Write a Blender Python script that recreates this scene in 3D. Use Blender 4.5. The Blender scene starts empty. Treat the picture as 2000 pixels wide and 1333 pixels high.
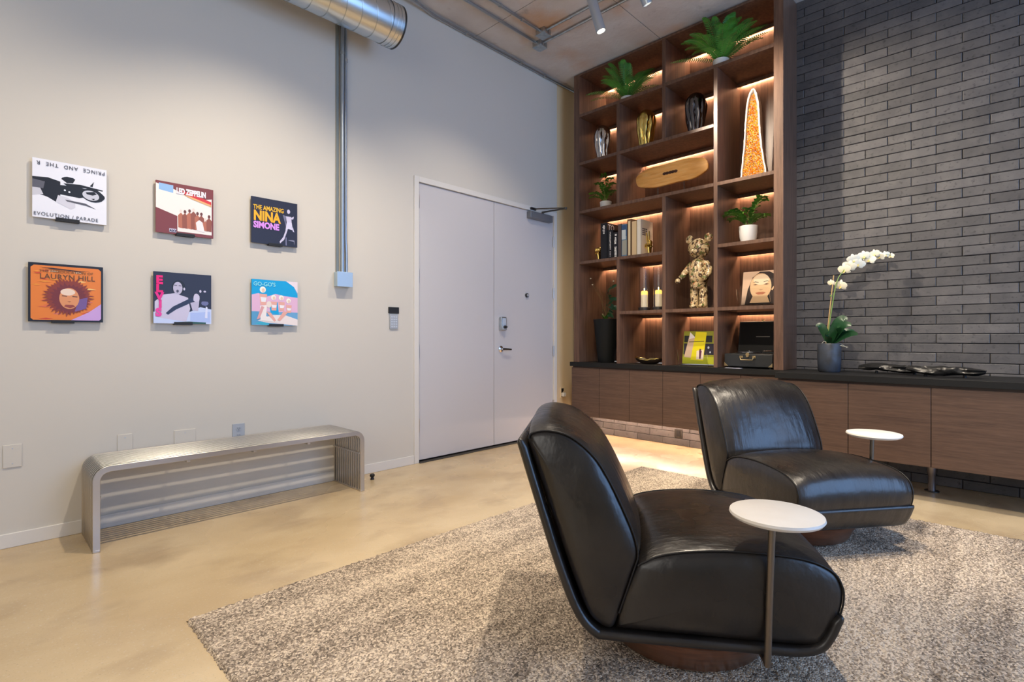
import bpy, bmesh, math, random
from math import sin, cos, pi, radians, atan2, sqrt
from mathutils import Vector, Matrix, noise
import numpy as np
random.seed(7)
sc = bpy.context.scene
COL = sc.collection

# ------------------------------------------------------------------ camera, world, light, exposure
H = 1.10                       # camera height; x = 0 is the brick wall face, y = 0 the white wall face
cam = bpy.data.cameras.new('camera'); cam.lens = 36 * 1024 / 2000; cam.sensor_width = 36
cam.shift_y = -6.5 / 2000; cam.clip_start = .05
co = bpy.data.objects.new('camera', cam); COL.objects.link(co)
co.location = (-5.0, -3.805, H); co.rotation_euler = (radians(90), 0, radians(44.4 - 90))
sc.camera = co
sc.view_settings.view_transform = 'Standard'; sc.view_settings.look = 'None'
sc.view_settings.gamma = 1; sc.view_settings.use_curve_mapping = False
sc.view_settings.exposure = 0.08
sc.cycles.use_denoising = True; sc.cycles.adaptive_threshold = .006
sc.cycles.sample_clamp_indirect = 6
sc.cycles.max_bounces = 8
sc.cycles.diffuse_bounces = 4
w = bpy.data.worlds.new('world'); sc.world = w; w.use_nodes = True
w.node_tree.nodes['Background'].inputs[0].default_value = (1, .97, .95, 1)
w.node_tree.nodes['Background'].inputs[1].default_value = .30

def lamp(kind, loc, target, energy, color, size=.1, size_y=None, angle=60, blend=.6):
    l = bpy.data.lights.new('light', kind); l.energy = energy; l.color = color
    if kind == 'AREA':
        l.shape = 'RECTANGLE'; l.size = size; l.size_y = size_y or size
    else:
        l.shadow_soft_size = size
    if kind == 'SPOT':
        l.spot_size = radians(angle); l.spot_blend = blend
    o = bpy.data.objects.new('light', l); COL.objects.link(o); o.location = loc
    o.rotation_euler = (Vector(target) - Vector(loc)).to_track_quat('-Z', 'Y').to_euler()
    return o
WARM = (1, .86, .68)
lamp('AREA', (-1.6, -7.4, 2.1), (-1.6, 0, 2.0), 215, (.28, .53, 1), 4.6, 3.4)          # daylight of the window wall on the right, outside the frame
lamp('AREA', (-8.8, -3.4, 2.2), (-2, -1.5, 1.6), 80, (1, .95, .88), 4.0, 3.0)  # added warm fill from behind the camera, no source seen there
SPOTS = [((-1.416, -1.319, 3.60), (-.02, -2.85, 2.45), 330, 62),                       # the two in view
         ((-.95, -1.62, 3.66), (0, -3.9, 1.6), 60, 60),
         ((-3.70, -1.50, 3.70), (-3.70, -.55, 0), 200, 104, 'over the bench'),
         ((-1.95, -1.50, 3.70), (-1.9, -.4, 0), 95, 104, 'in front of the double door'),
         ((-5.30, -1.50, 3.70), (-5.1, -.55, 0), 80, 104, 'left of the bench'),
         ((-3.35, -3.0, 3.70), (-.5, -3.0, .9), 300, 66, 'aimed at the orchid'),
         ((-2.9, -2.7, 3.70), (-2.9, -3.0, 0), 250, 84, 'over the armchairs'),
         ((-2.6, -2.1, 3.70), (-.3, -1.3, 1.5), 85, 60, 'aimed at the bookcase'),
         ((-1.55, -3.3, 3.70), (-.85, -3.35, 0), 270, 54, 'over the far armchair'),
         ((-1.5, -2.0, 3.70), (-.75, -1.5, 0), 220, 54, 'over the corner of the rug')]
for p, t, e, an, *_ in SPOTS:
    lamp('SPOT', p, t, e, WARM, .03, angle=an, blend=.8)

# ------------------------------------------------------------------ materials
def M(name, c, rough=.5, metal=0, var=None, bump=None, co='Object', spec=.5, emit=None, trans=0, rand=0, coat=0, ior=1.45, rv=None):
    m = bpy.data.materials.new(name); m.use_nodes = True; nt = m.node_tree; N = nt.nodes; L = nt.links
    b = N['Principled BSDF']
    b.inputs['Base Color'].default_value = (*c, 1); b.inputs['Roughness'].default_value = rough
    b.inputs['Metallic'].default_value = metal; b.inputs['Specular IOR Level'].default_value = spec
    b.inputs['Transmission Weight'].default_value = trans; b.inputs['IOR'].default_value = ior
    b.inputs['Coat Weight'].default_value = coat; b.inputs['Coat Roughness'].default_value = .26
    if emit:
        b.inputs['Emission Color'].default_value = (*emit[0], 1); b.inputs['Emission Strength'].default_value = emit[1]
    src = None
    def coords(st):
        mp = N.new('ShaderNodeMapping'); mp.inputs['Scale'].default_value = st
        if co == 'World':
            g = N.new('ShaderNodeNewGeometry'); L.new(g.outputs['Position'], mp.inputs[0])
        else:
            t = N.new('ShaderNodeTexCoord'); L.new(t.outputs['Object'], mp.inputs[0])
        return mp.outputs[0]
    col = None
    for v in (var or []):                       # (colour, scale, stretch, lo, hi, detail)
        c2, s_, st, lo, hi = v[:5]
        n = N.new('ShaderNodeTexNoise'); n.inputs['Scale'].default_value = s_; n.inputs['Detail'].default_value = v[5] if len(v) > 5 else 4
        L.new(coords(st), n.inputs['Vector'])
        r = N.new('ShaderNodeMapRange'); r.inputs[1].default_value = lo; r.inputs[2].default_value = hi
        L.new(n.outputs['Fac'], r.inputs[0])
        mx = N.new('ShaderNodeMix'); mx.data_type = 'RGBA'
        L.new(r.outputs[0], mx.inputs[0])
        if col is None: mx.inputs[6].default_value = (*c, 1)
        else: L.new(col, mx.inputs[6])
        mx.inputs[7].default_value = (*c2, 1); col = mx.outputs[2]
    if rand:
        oi = N.new('ShaderNodeObjectInfo'); r = N.new('ShaderNodeMapRange'); r.inputs[3].default_value = 1 - rand; r.inputs[4].default_value = 1 + rand
        L.new(oi.outputs['Random'], r.inputs[0])
        hs = N.new('ShaderNodeHueSaturation'); L.new(r.outputs[0], hs.inputs['Value'])
        if col is None: hs.inputs['Color'].default_value = (*c, 1)
        else: L.new(col, hs.inputs['Color'])
        col = hs.outputs[0]
    if col is not None: L.new(col, b.inputs['Base Color'])
    if rv:                                       # roughness variation (scale, lo, hi)
        n = N.new('ShaderNodeTexNoise'); n.inputs['Scale'].default_value = rv[0]; L.new(coords((1, 1, 1)), n.inputs['Vector'])
        r = N.new('ShaderNodeMapRange'); r.inputs[1].default_value = .3; r.inputs[2].default_value = .7; r.inputs[3].default_value = rv[1]; r.inputs[4].default_value = rv[2]
        L.new(n.outputs['Fac'], r.inputs[0]); L.new(r.outputs[0], b.inputs['Roughness'])
    prev = None
    for (s_, st, strength, dist) in (bump or []):
        n = N.new('ShaderNodeTexNoise'); n.inputs['Scale'].default_value = s_; n.inputs['Detail'].default_value = 4
        L.new(coords(st), n.inputs['Vector'])
        bp = N.new('ShaderNodeBump'); bp.inputs['Strength'].default_value = strength; bp.inputs['Distance'].default_value = dist
        L.new(n.outputs['Fac'], bp.inputs['Height'])
        if prev is not None: L.new(prev, bp.inputs['Normal'])
        prev = bp.outputs[0]
    if prev is not None: L.new(prev, b.inputs['Normal'])
    return m
one = (1, 1, 1)
m_wall = M('wall_paint', (.65, .61, .54), .55, bump=[(60, one, .05, .002)], co='World')
m_tan = M('warm_lit_tan', (.78, .60, .36), .55, bump=[(60, one, .05, .002)], co='World')  # tan stands in for warm light on the corner strip
m_base = M('baseboard_paint', (.74, .71, .66), .4)
m_door = M('door_paint', (.60, .58, .585), .38)
m_floor = M('polished_concrete', (.52, .385, .215), .25, co='World', rv=(2.2, .16, .36),
            var=[((.68, .54, .34), 1.1, (1, 1.6, 1), .35, .7, 4), ((.40, .29, .17), 2.6, (1, 1.5, 1), .50, .80, 3), ((.66, .60, .48), 90, one, .60, .95, 2), ((.36, .29, .19), 140, one, .60, .90, 2)],
            bump=[(14, one, .04, .01)])
m_ceil = M('board_formed_concrete', (.56, .50, .46), .85, co='World',
           var=[((.68, .66, .64), 2.0, one, .4, .7, 6), ((.58, .36, .22), 1.4, (1, 1, 1), .56, .74, 5), ((.32, .29, .26), 6, one, .64, .8, 6)],
           bump=[(30, one, .25, .01), (5, one, .2, .02)])
m_brick = M('charcoal_brick', (.082, .078, .080), .55, co='World', rand=.22,
            var=[((.115, .108, .106), 9, one, .4, .75, 5), ((.042, .04, .042), 38, one, .58, .75, 3)],
            bump=[(55, one, .35, .004), (8, one, .3, .008)])
m_mortar = M('dark_mortar', (.03, .028, .028), .9)
m_walnut = M('walnut_vertical', (.165, .090, .058), .38, var=[((.085, .046, .031), 7, (6, 6, .35), .35, .7, 6), ((.17, .10, .065), 40, (6, 6, .3), .5, .8, 3)],
             bump=[(40, (6, 6, .3), .08, .002)], co='World')
m_walnut_h = M('walnut_horizontal', (.118, .068, .045), .42, var=[((.075, .043, .030), 6, (5, .5, 12), .35, .7, 6), ((.145, .088, .060), 30, (5, .4, 12), .5, .8, 3)],
               bump=[(40, (6, .3, 12), .1, .002)], co='World')
m_wt = M('black_worktop', (.009, .009, .009), .55, spec=.35)
m_blackp = M('black_panel', (.01, .01, .01), .7)
m_led = M('led_diffuser', (1, .8, .6), .5, emit=((1, .66, .42), 95))
m_led2 = M('led_diffuser_low', (1, .85, .7), .5, emit=((1, .68, .50), 62))
m_steel = M('brushed_steel', (.58, .56, .54), .30, 1)
m_galv = M('galvanised_steel', (.56, .59, .60), .34, 1, var=[((.42, .46, .48), 25, one, .4, .7, 3)])
m_duct = M('spiral_duct_steel', (.70, .73, .74), .30, 1)
m_pipe = M('conduit_steel', (.44, .50, .56), .36, 1)
m_boxm = M('junction_box_steel', (.50, .62, .72), .45, .6)
m_satin = M('satin_aluminium', (.55, .6, .66), .35, .8)
m_dark = M('dark_metal', (.09, .085, .08), .4, .9)
m_chrome = M('chrome', (.75, .75, .76), .14, 1)
m_leather = M('black_leather', (.010, .008, .007), .34, spec=.7, coat=.22, rv=(5, .25, .40),
              var=[((.022, .017, .013), 5, one, .4, .7, 5)],
              bump=[(9, (1, 2.6, .35), .28, .02), (150, one, .10, .002), (7, (1, 1, 1), .30, .02), (26, (1, 1, .5), .10, .006)])
m_piping = M('leather_piping', (.010, .009, .009), .45)
m_drum = M('stained_wood_drum', (.17, .065, .028), .3, var=[((.09, .035, .017), 9, (1, 1, 8), .35, .7, 5)], coat=.2)
m_marble = M('white_stone', (.93, .88, .80), .3, var=[((.87, .81, .72), 7, one, .5, .75, 6)])
m_bronze = M('bronze_pole', (.23, .19, .15), .36, .9)
m_white = M('white_plastic', (.72, .69, .63), .4)
m_greyp = M('grey_plastic', (.40, .43, .48), .4)
m_blackm = M('matt_black', (.015, .015, .016), .5)
m_glass = M('clear_glass', (1, 1, 1), .02, trans=1, ior=1.45)
m_acryl = M('clear_acrylic', (.95, .97, .97), .03, trans=1, ior=1.2)
m_gold = M('polished_gold', (.92, .68, .20), .14, 1)
m_silver = M('polished_silver', (.74, .69, .64), .12, 1)
m_gun = M('polished_gunmetal', (.17, .155, .15), .12, 1)
m_pot = M('white_ceramic', (.78, .76, .73), .35)
m_soil = M('soil', (.04, .028, .02), .9, bump=[(60, one, .6, .01)])
m_leaf = M('fern_leaf', (.09, .33, .045), .42, var=[((.03, .16, .045), 6, one, .45, .75, 3), ((.20, .42, .05), 13, one, .6, .85, 2)])
m_leaf2 = M('bright_leaf', (.11, .27, .03), .4, var=[((.03, .11, .02), 11, one, .35, .7, 3)])
m_stem = M('green_stem', (.20, .30, .07), .5)
m_dleaf = M('dark_glossy_leaf', (.012, .055, .02), .3)
m_dry = M('dry_twig', (.14, .08, .03), .7)

def pm(c, r=.42):                                # printed colour, made once
    k = 'print_%d_%d_%d' % tuple(int(255 * x) for x in c)
    return bpy.data.materials.get(k) or M(k, c, r)
def srgb(*c): return tuple((x / 255 / 12.92 if x / 255 <= .04045 else ((x / 255 + .055) / 1.055) ** 2.4) for x in c)

# ------------------------------------------------------------------ mesh builder
class MB:
    def __init__(s): s.v = []; s.f = []; s.m = []; s.mats = []
    def mi(s, mat):
        if mat is None: return 0
        if mat not in s.mats: s.mats.append(mat)
        return s.mats.index(mat)
    def add(s, vs, fs, mat=None):
        k = len(s.v); i = s.mi(mat); s.v += [tuple(v) for v in vs]
        for f in fs: s.f.append(tuple(k + j for j in f)); s.m.append(i)
        return s
    def box(s, x0, x1, y0, y1, z0, z1, mat=None):
        return s.add([(x0, y0, z0), (x1, y0, z0), (x1, y1, z0), (x0, y1, z0), (x0, y0, z1), (x1, y0, z1), (x1, y1, z1), (x0, y1, z1)],
                     [(0, 3, 2, 1), (4, 5, 6, 7), (0, 1, 5, 4), (1, 2, 6, 5), (2, 3, 7, 6), (3, 0, 4, 7)], mat)
    def loft(s, rings, closed=True, cap=True, mat=None):
        n = len(rings[0]); vs = [p for r in rings for p in r]; fs = []
        for i in range(len(rings) - 1):
            for j in range(n if closed else n - 1):
                a = i * n + j; b = i * n + (j + 1) % n
                fs.append((a, b, b + n, a + n))
        if cap: fs.append(tuple(range(n))[::-1]); fs.append(tuple((len(rings) - 1) * n + j for j in range(n)))
        return s.add(vs, fs, mat)
    def tube(s, pts, r, n=10, mat=None, cap=True):
        pts = [Vector(p) for p in pts]; rings = []; up = None
        for i, p in enumerate(pts):
            t = (pts[min(i + 1, len(pts) - 1)] - pts[max(i - 1, 0)]).normalized()
            if up is None:
                up = Vector((0, 0, 1)) if abs(t.z) < .9 else Vector((1, 0, 0))
            a = (up - t * up.dot(t)).normalized(); b = t.cross(a); up = a
            rr = r[i] if isinstance(r, (list, tuple)) else r
            rings.append([p + (a * cos(2 * pi * k / n) + b * sin(2 * pi * k / n)) * rr for k in range(n)])
        return s.loft(rings, True, cap, mat)
    def lathe(s, prof, n=32, c=(0, 0, 0), mat=None, mod=None, cap=True):
        rings = []
        for (r, z) in prof:
            rings.append([(c[0] + r * (mod(2 * pi * k / n, z) if mod else 1) * cos(2 * pi * k / n), c[1] + r * (mod(2 * pi * k / n, z) if mod else 1) * sin(2 * pi * k / n), c[2] + z) for k in range(n)])
        return s.loft(rings, True, cap, mat)
    def prism(s, poly, axis, a0, a1, mat=None):   # poly in the two other axes, extruded along axis
        def P(p, a):
            return {'x': (a, p[0], p[1]), 'y': (p[0], a, p[1]), 'z': (p[0], p[1], a)}[axis]
        return s.loft([[P(p, a0) for p in poly], [P(p, a1) for p in poly]], True, True, mat)
    def build(s, name, mat=None, parent=None, smooth=None, bevel=0, seg=2, sub=0):
        me = bpy.data.meshes.new(name); me.from_pydata(s.v, [], s.f)
        for m in (s.mats or [mat]): me.materials.append(m)
        if s.mats: me.polygons.foreach_set('material_index', s.m)
        bm = bmesh.new(); bm.from_mesh(me); bmesh.ops.recalc_face_normals(bm, faces=bm.faces); bm.to_mesh(me); bm.free()
        if smooth is not None:
            me.polygons.foreach_set('use_smooth', [True] * len(me.polygons)); me.set_sharp_from_angle(angle=radians(smooth))
        o = bpy.data.objects.new(name, me); COL.objects.link(o)
        if parent is not None: o.parent = parent
        if bevel:
            b = o.modifiers.new('bevel', 'BEVEL'); b.width = bevel; b.segments = seg; b.limit_method = 'ANGLE'; b.angle_limit = radians(35)
            me.polygons.foreach_set('use_smooth', [True] * len(me.polygons)); me.set_sharp_from_angle(angle=radians(50))
        if sub:
            b = o.modifiers.new('sub', 'SUBSURF'); b.levels = b.render_levels = sub
        return o
def tag(o, label=None, cat=None, group=None, kind=None):
    if label: o['label'] = label
    if cat: o['category'] = cat
    if group: o['group'] = group
    if kind: o['kind'] = kind
    return o
def thing(name, label, cat, loc=(0, 0, 0), rz=0, group=None):
    o = bpy.data.objects.new(name, None); COL.objects.link(o); o.location = loc; o.rotation_euler = (0, 0, rz); o.empty_display_size = .1
    return tag(o, label, cat, group)
def struct(name, mb=None, mat=None, parent=None, **k):
    if mb is None:
        o = bpy.data.objects.new(name, None); COL.objects.link(o)
    else: o = mb.build(name, mat, parent, **k)
    if parent is None: o['kind'] = 'structure'
    return o
def copy_tree(o, parent=None):
    c = o.copy(); COL.objects.link(c); c.parent = parent
    for ch in list(o.children): copy_tree(ch, c)
    return c
def text(s_, size, mat, parent, loc, ex=.0004, rot=(0, 0, 0), sx=1, align='LEFT', bold=0, name='lettering', sp=1):
    cu = bpy.data.curves.new('t', 'FONT'); cu.body = s_; cu.size = size; cu.extrude = ex; cu.offset = bold; cu.align_x = align; cu.space_character = sp
    cu.resolution_u = 3
    t = bpy.data.objects.new('t', cu); COL.objects.link(t); bpy.context.view_layer.update()
    me = bpy.data.meshes.new_from_object(t.evaluated_get(bpy.context.evaluated_depsgraph_get()))
    bpy.data.objects.remove(t); me.materials.clear(); me.materials.append(mat)
    o = bpy.data.objects.new(name, me); COL.objects.link(o); o.parent = parent; o.location = loc; o.rotation_euler = rot; o.scale = (sx, 1, 1)
    return o

# ------------------------------------------------------------------ room shell
ZC = 4.02
X0, Y0 = -9.0, -7.5
fl = struct('floor', MB().box(X0, .3, Y0, .3, -.1, 0), m_floor)
wl = struct('wall_left')                                            # the white wall, opening cut for the doors
def wpart(x0, x1, z0, z1): MB().box(x0, x1, 0, .15, z0, z1).build('wall_panel', m_wall, wl)
wpart(X0, -2.29, 0, ZC); wpart(-2.29, -.44, 2.47, ZC); wpart(-.44, -.385, 0, ZC)
struct('trim_1', MB().box(-.385, .17, .012, .15, 0, ZC), m_tan)      # corner wall strip beside the shelving, warm light put into its tan colour
struct('baseboard_left', MB().box(X0, -2.34, -.012, 0, 0, .075), m_base, bevel=.003)
struct('wall_back_left', MB().box(X0 - .1, X0, Y0, .3, 0, ZC), m_wall)
# ceiling of cast concrete panels
ce = struct('ceiling', MB().box(X0, .3, Y0, .3, ZC + .012, ZC + .2), M('ceiling_joint', (.12, .1, .09), .9))
xs = [X0, -7.3, -5.45, -3.60, -1.62, .3]; ys = [Y0, -6.14, -4.92, -3.70, -2.48, -1.26, .3]
for i in range(len(xs) - 1):
    for j in range(len(ys) - 1):
        MB().box(xs[i] + .003, xs[i + 1] - .003, ys[j] + .003, ys[j + 1] - .003, ZC, ZC + .014).build('concrete_panel', m_ceil, ce)

# ------------------------------------------------------------------ brick wall
RP, BP = .0705, .297
wr = struct('wall_right', MB().box(.012, .2, -2.37, -2.372, 0, ZC).box(.016, .19, -2.36, Y0, .6, ZC).box(.016, .19, Y0, -.0, 0, .60), m_mortar)
def brick_mb(L, hh, seed):
    rnd = random.Random(seed); j = lambda a: rnd.uniform(-a, a); c = .0035
    y0, y1, z0, z1 = -L / 2 + j(.0008), L / 2 + j(.0008), -hh / 2 + j(.0008), hh / 2 + j(.0008)
    b = MB(); v = [(.022, y0, z0), (.022, y1, z0), (.022, y1, z1), (.022, y0, z1)]
    v += [(c, y0, z0), (c, y1, z0), (c, y1, z1), (c, y0, z1)]
    v += [(j(.0012), y0 + c, z0 + c), (j(.0012), y1 - c, z0 + c), (j(.0012), y1 - c, z1 - c), (j(.0012), y0 + c, z1 - c)]
    f = [(8, 9, 10, 11)]
    for k in range(4):
        n = (k + 1) % 4; f += [(4 + k, 4 + n, 8 + n, 8 + k), (k, n, 4 + n, 4 + k)]
    b.add(v, f, m_brick); return b
variants = []
for s in range(6):
    o = brick_mb(BP - .0035, RP - .0035, s).build('brick', m_brick, wr); variants.append(o.data); bpy.data.objects.remove(o)
rest = MB(); rb = random.Random(3); nb = 0
F_ = Vector((cos(radians(44.4)), sin(radians(44.4)), 0)); R_ = Vector((sin(radians(44.4)), -cos(radians(44.4)), 0))
def screen(p):
    d = Vector(p) - Vector(co.location); z = d.dot(F_)
    return (1000 + 1024 * d.dot(R_) / z, 660 - 1024 * d.z / z) if z > .1 else (9999, 0)
for k in range(0, 58):
    zc = (k + .5) * RP
    if zc > ZC - .02: break
    if 4 <= k <= 10: continue
    low = k < 4
    off = -2.885 if k % 2 == 0 else -2.885 - BP / 2
    for i in range(-18, 12):
        ya = off - i * BP; yb = ya - BP; lim = -.02 if low else -2.362
        if yb >= lim or ya < -7.2: continue
        cut = ya > lim + 1e-4; ya2 = min(ya, lim); L = ya2 - yb; yc = (ya2 + yb) / 2
        if L < .02: continue
        px, py = screen((0, ya2, zc)); vis = px < 2010 and py > -30 and px > 1150
        dx = rb.uniform(-.0022, .0022)
        if vis and nb < 300:
            if cut: me = brick_mb(L - .0035, RP - .0035, k).build('brick', m_brick, wr); me.location = (dx, yc, zc)
            else:
                o = bpy.data.objects.new('brick', variants[rb.randrange(6)]); COL.objects.link(o); o.parent = wr; o.location = (dx, yc, zc)
                o.rotation_euler = (0, rb.uniform(-.006, .006), rb.uniform(-.003, .003))
            nb += 1
        else:
            b = brick_mb(L - .0035, RP - .0035, rb.randrange(99)); rest.add([(x + dx, y + yc, z + zc) for x, y, z in b.v], b.f, m_brick)
rest.build('brick_courses', m_brick, wr)['kind'] = 'stuff'

# ------------------------------------------------------------------ double door
fr = MB()
fr.box(-2.338, -2.288, -.012, .10, 0, 2.515).box(-.445, -.397, -.012, .10, 0, 2.515).box(-2.288, -.445, -.012, .10, 2.467, 2.515)
struct('trim_2', fr, m_base, bevel=.003)
struct('trim_3', MB().box(-2.29, -.44, .052, .12, 0, 2.47), m_blackp)      # dark rebate behind the leaves
struct('trim_4', MB().box(-2.29, -.44, -.03, .05, 0, .008), M('threshold', (.06, .055, .05), .5))
d1 = struct('door_1', MB().box(-2.284, -1.370, .006, .05, .022, 2.463), m_door, bevel=.0015)
d2 = struct('door_2', MB().box(-1.365, -.449, .006, .05, .022, 2.463), m_door, bevel=.0015)
for d, hx, ex in ((d1, -2.288, (2.295, 1.64, .98, .33)), (d2, -.447, (2.18, 1.60, .95, .34))):
    for hz in ex:
        b = MB().tube([(hx, -.004, hz - .06), (hx, -.004, hz + .06)], .008, 10, m_steel).box(hx - .012, hx + .012, .001, .008, hz - .055, hz + .055, m_steel)
        b.build('hinge', None, d, smooth=40)
# lever
lv = MB().lathe([(.0, 0), (.033, 0), (.033, .008), (.028, .012), (.012, .016), (.012, .045), (0, .047)], 24)
lv.v = [(x, -z, y) for x, y, z in lv.v]
o = lv.build('lever_handle', m_chrome, d2, smooth=40); o.location = (-1.275, .006, .985)
MB().tube([(0, -.040, 0), (.03, -.046, .0), (.11, -.046, -.006)], [.011, .010, .008], 10).build('lever', m_dark, o, smooth=60)
lk = MB().prism([(-.032, -.068), (.032, -.068), (.038, -.06), (.038, .055), (.03, .068), (-.03, .068), (-.038, .055), (-.038, -.06)], 'y', -.035, .006).build('electronic_lock', m_galv, d2, bevel=.004); lk.location = (-1.262, 0, 1.242)
MB().prism([(-.026, -.06), (.026, -.06), (.026, .058), (-.026, .058)], 'y', -.038, -.034).build('lock_face', M('lock_face', (.62, .72, .85), .3, .3), lk, bevel=.004)
b = MB().tube([(0, -.055, -.034), (0, -.035, -.034)], .016, 16).box(-.004, .022, -.060, -.05, -.04, -.028); b.build('thumb_turn', m_dark, lk, smooth=40)
pp = MB().tube([(-.888, -.012, 1.553), (-.888, .006, 1.553)], .022, 20).build('peephole', m_dark, d2, smooth=40)
MB().tube([(-.888, -.018, 1.553), (-.888, -.011, 1.553)], .014, 16).build('peephole_eye', m_greyp, pp, smooth=40)
cb = MB().box(-.885, -.52, -.055, .006, 2.378, 2.452).build('door_closer', M('closer_grey', (.20, .21, .23), .4, .3), d2, bevel=.006)
MB().tube([(-.66, -.03, 2.45), (-.66, -.03, 2.48)], .012).build('spindle', m_dark, cb, smooth=40)
MB().tube([(-.66, -.03, 2.475), (-.60, -.30, 2.480)], .009).tube([(-.60, -.30, 2.470), (-.60, -.30, 2.492)], .014).build('closer_arm', m_dark, cb, smooth=40)
MB().tube([(-.60, -.30, 2.487), (-.80, -.02, 2.487)], .007).box(-.85, -.77, -.03, -.012, 2.475, 2.50).build('closer_arm', m_dark, cb, smooth=40)

# ------------------------------------------------------------------ wall plates, keypad, junction box, conduits
def plate(name, label, x0, x1, z0, z1, mat=m_white, y=0, th=.006, cat='wall plate', outlet=0, grp=None):
    t = thing(name, label, cat, ((x0 + x1) / 2, y, z0))
    w2 = (x1 - x0) / 2; hh = z1 - z0
    p = MB().box(-w2, w2, -th, 0, 0, hh).build('cover', mat, t, bevel=.002)
    for k in range(outlet):
        zc = hh * (.5 if outlet == 1 else (.3 + .4 * k))
        r = MB().lathe([(0, 0), (.016, 0), (.016, .003), (0, .003)], 16); r.v = [(x, -th - z, y_ * 1.0 + zc) for x, y_, z in r.v]
        r.build('socket', mat, t, smooth=40)
        MB().box(-.007, -.005, -th - .0045, -th - .002, zc - .002, zc + .008).box(.005, .007, -th - .0045, -th - .002, zc - .002, zc + .008).box(-.002, .002, -th - .0045, -th - .002, zc - .010, zc - .006).build('slot', m_blackm, t)
    if not outlet:
        for zz in (.02, hh - .02):
            q = MB().lathe([(0, 0), (.003, 0), (.003, .001), (0, .001)], 8); q.v = [(x, -th - z, y_ + zz) for x, y_, z in q.v]; q.build('screw', m_satin, t)
    return t
plate('wall_plate', 'blank white wall plate low on the white wall, left of the bench', -4.905, -4.832, .418, .538, m_wall)
plate('wall_plate', 'narrow blank white wall plate just above the left end of the bench', -4.423, -4.350, .41, .529, m_wall)
plate('wall_plate', 'wide blank white wall plate above the bench, left of the grey outlet', -4.136, -4.018, .41, .518, m_wall)
plate('wall_outlet', 'grey duplex outlet on the white wall above the bench', -3.800, -3.722, .405, .519, m_greyp, cat='outlet', outlet=2)
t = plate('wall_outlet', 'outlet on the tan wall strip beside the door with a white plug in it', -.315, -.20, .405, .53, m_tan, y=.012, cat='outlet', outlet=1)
MB().box(-.04, .0, -.008, -.006, .015, .11).build('socket_insert', m_dark, t)
MB().box(-.04, .0, -.045, -.006, .02, .062).build('plug', m_white, t, bevel=.003)
t = thing('outlet_box', 'small dark outlet set in the brick under the cabinets', 'outlet', (0, -1.283, .084))
MB().box(-.010, .012, -.042, .042, 0, .085).build('cover', m_dark, t, bevel=.002)
MB().box(-.013, -.009, -.018, .018, .012, .072).build('socket', m_blackm, t, bevel=.001)
t = thing('keypad', 'black strip above a grey keypad beside the double door', 'keypad', (-2.544, 0, 1.174))
MB().box(-.05, .05, -.012, 0, .130, .183).build('display', m_blackm, t, bevel=.002)
MB().box(-.04, .04, -.012, 0, 0, .123).build('keypad_body', m_greyp, t, bevel=.002)
kb = MB()
for i in range(3):
    for j in range(5): kb.box(-.028 + i * .021, -.014 + i * .021, -.0145, -.012, .014 + j * .020, .026 + j * .020)
kb.build('keys', M('key_grey', (.55, .6, .68), .4), t)
def conduit(name, label, pts, r, mat=m_pipe, clips=()):
    t = thing(name, label, 'conduit')
    MB().tube(pts, r, 12).build('pipe', mat, t, smooth=60)
    for c in clips:
        p, ax = c[:3], c[3]
        MB().tube([Vector(p) - Vector(ax) * .012, Vector(p) + Vector(ax) * .012], r + .004, 12).build('clip', m_galv, t, smooth=60)
    return t
def jbox(label, x0, x1, y0, y1, z0, z1, mat=m_boxm, name='junction_box'):
    t = thing(name, label, 'junction box', ((x0 + x1) / 2, (y0 + y1) / 2, z0)); a, b, c = (x1 - x0) / 2, (y1 - y0) / 2, z1 - z0
    MB().box(-a, a, -b, b, 0, c).build('box', mat, t, bevel=.003)
    return t, a, b, c
t, a, b, c = jbox('square galvanised junction box at the foot of the wall conduits', -3.075, -2.95, -.055, 0, 1.495, 1.605)
MB().box(-a - .002, a + .002, -b - .004, -b, -.002, c + .002).build('cover_plate', m_boxm, t, bevel=.001)
conduit('conduit', 'thicker vertical steel conduit running down the wall to the junction box', [(-3.020, -.030, ZC), (-3.020, -.030, 1.604)], .0155, m_pipe, [(-3.02, -.03, 3.36, 0, 0, 1)][:0] + [((-3.02), -.03, 3.30, (0, 0, 1))])
conduit('conduit', 'thinner vertical steel conduit beside the thick one above the junction box', [(-2.988, -.022, ZC), (-2.988, -.022, 1.85), (-2.982, -.022, 1.75), (-2.982, -.022, 1.604)], .0105, m_pipe, [((-2.988), -.022, 3.26, (0, 0, 1))])
t = thing('strut_channel', 'narrow grey strut on the wall left of the vertical conduits', 'strut channel', (-3.048, 0, 1.60))
MB().box(-.014, .008, -.012, 0, .006, ZC - 1.605).build('channel', M('strut_grey', (.27, .28, .25), .5, .6), t, bevel=.002)
conduit('conduit', 'long steel conduit along the top edge of the white wall', [(-6.5, -.10, ZC - .035), (-2.35, -.07, ZC - .035), (-2.15, -.022, ZC - .035), (.12, -.022, ZC - .035)], .014, m_pipe,
        [(x, -.022, ZC - .035, (1, 0, 0)) for x in (-1.75, -1.0, -.62)])
conduit('conduit', 'ceiling conduit nearer the white wall, ending at the lower box', [(-6.5, -.372, ZC - .02), (-1.15, -.372, ZC - .02)], .0125, m_pipe, [(-2.2, -.372, ZC - .02, (1, 0, 0))])
conduit('conduit', 'ceiling conduit farther from the white wall, ending at the upper box', [(-6.5, -.53, ZC - .02), (-1.28, -.53, ZC - .02)], .0125, m_pipe, [(-1.80, -.53, ZC - .02, (1, 0, 0)), (-1.52, -.53, ZC - .02, (1, 0, 0))])
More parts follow.
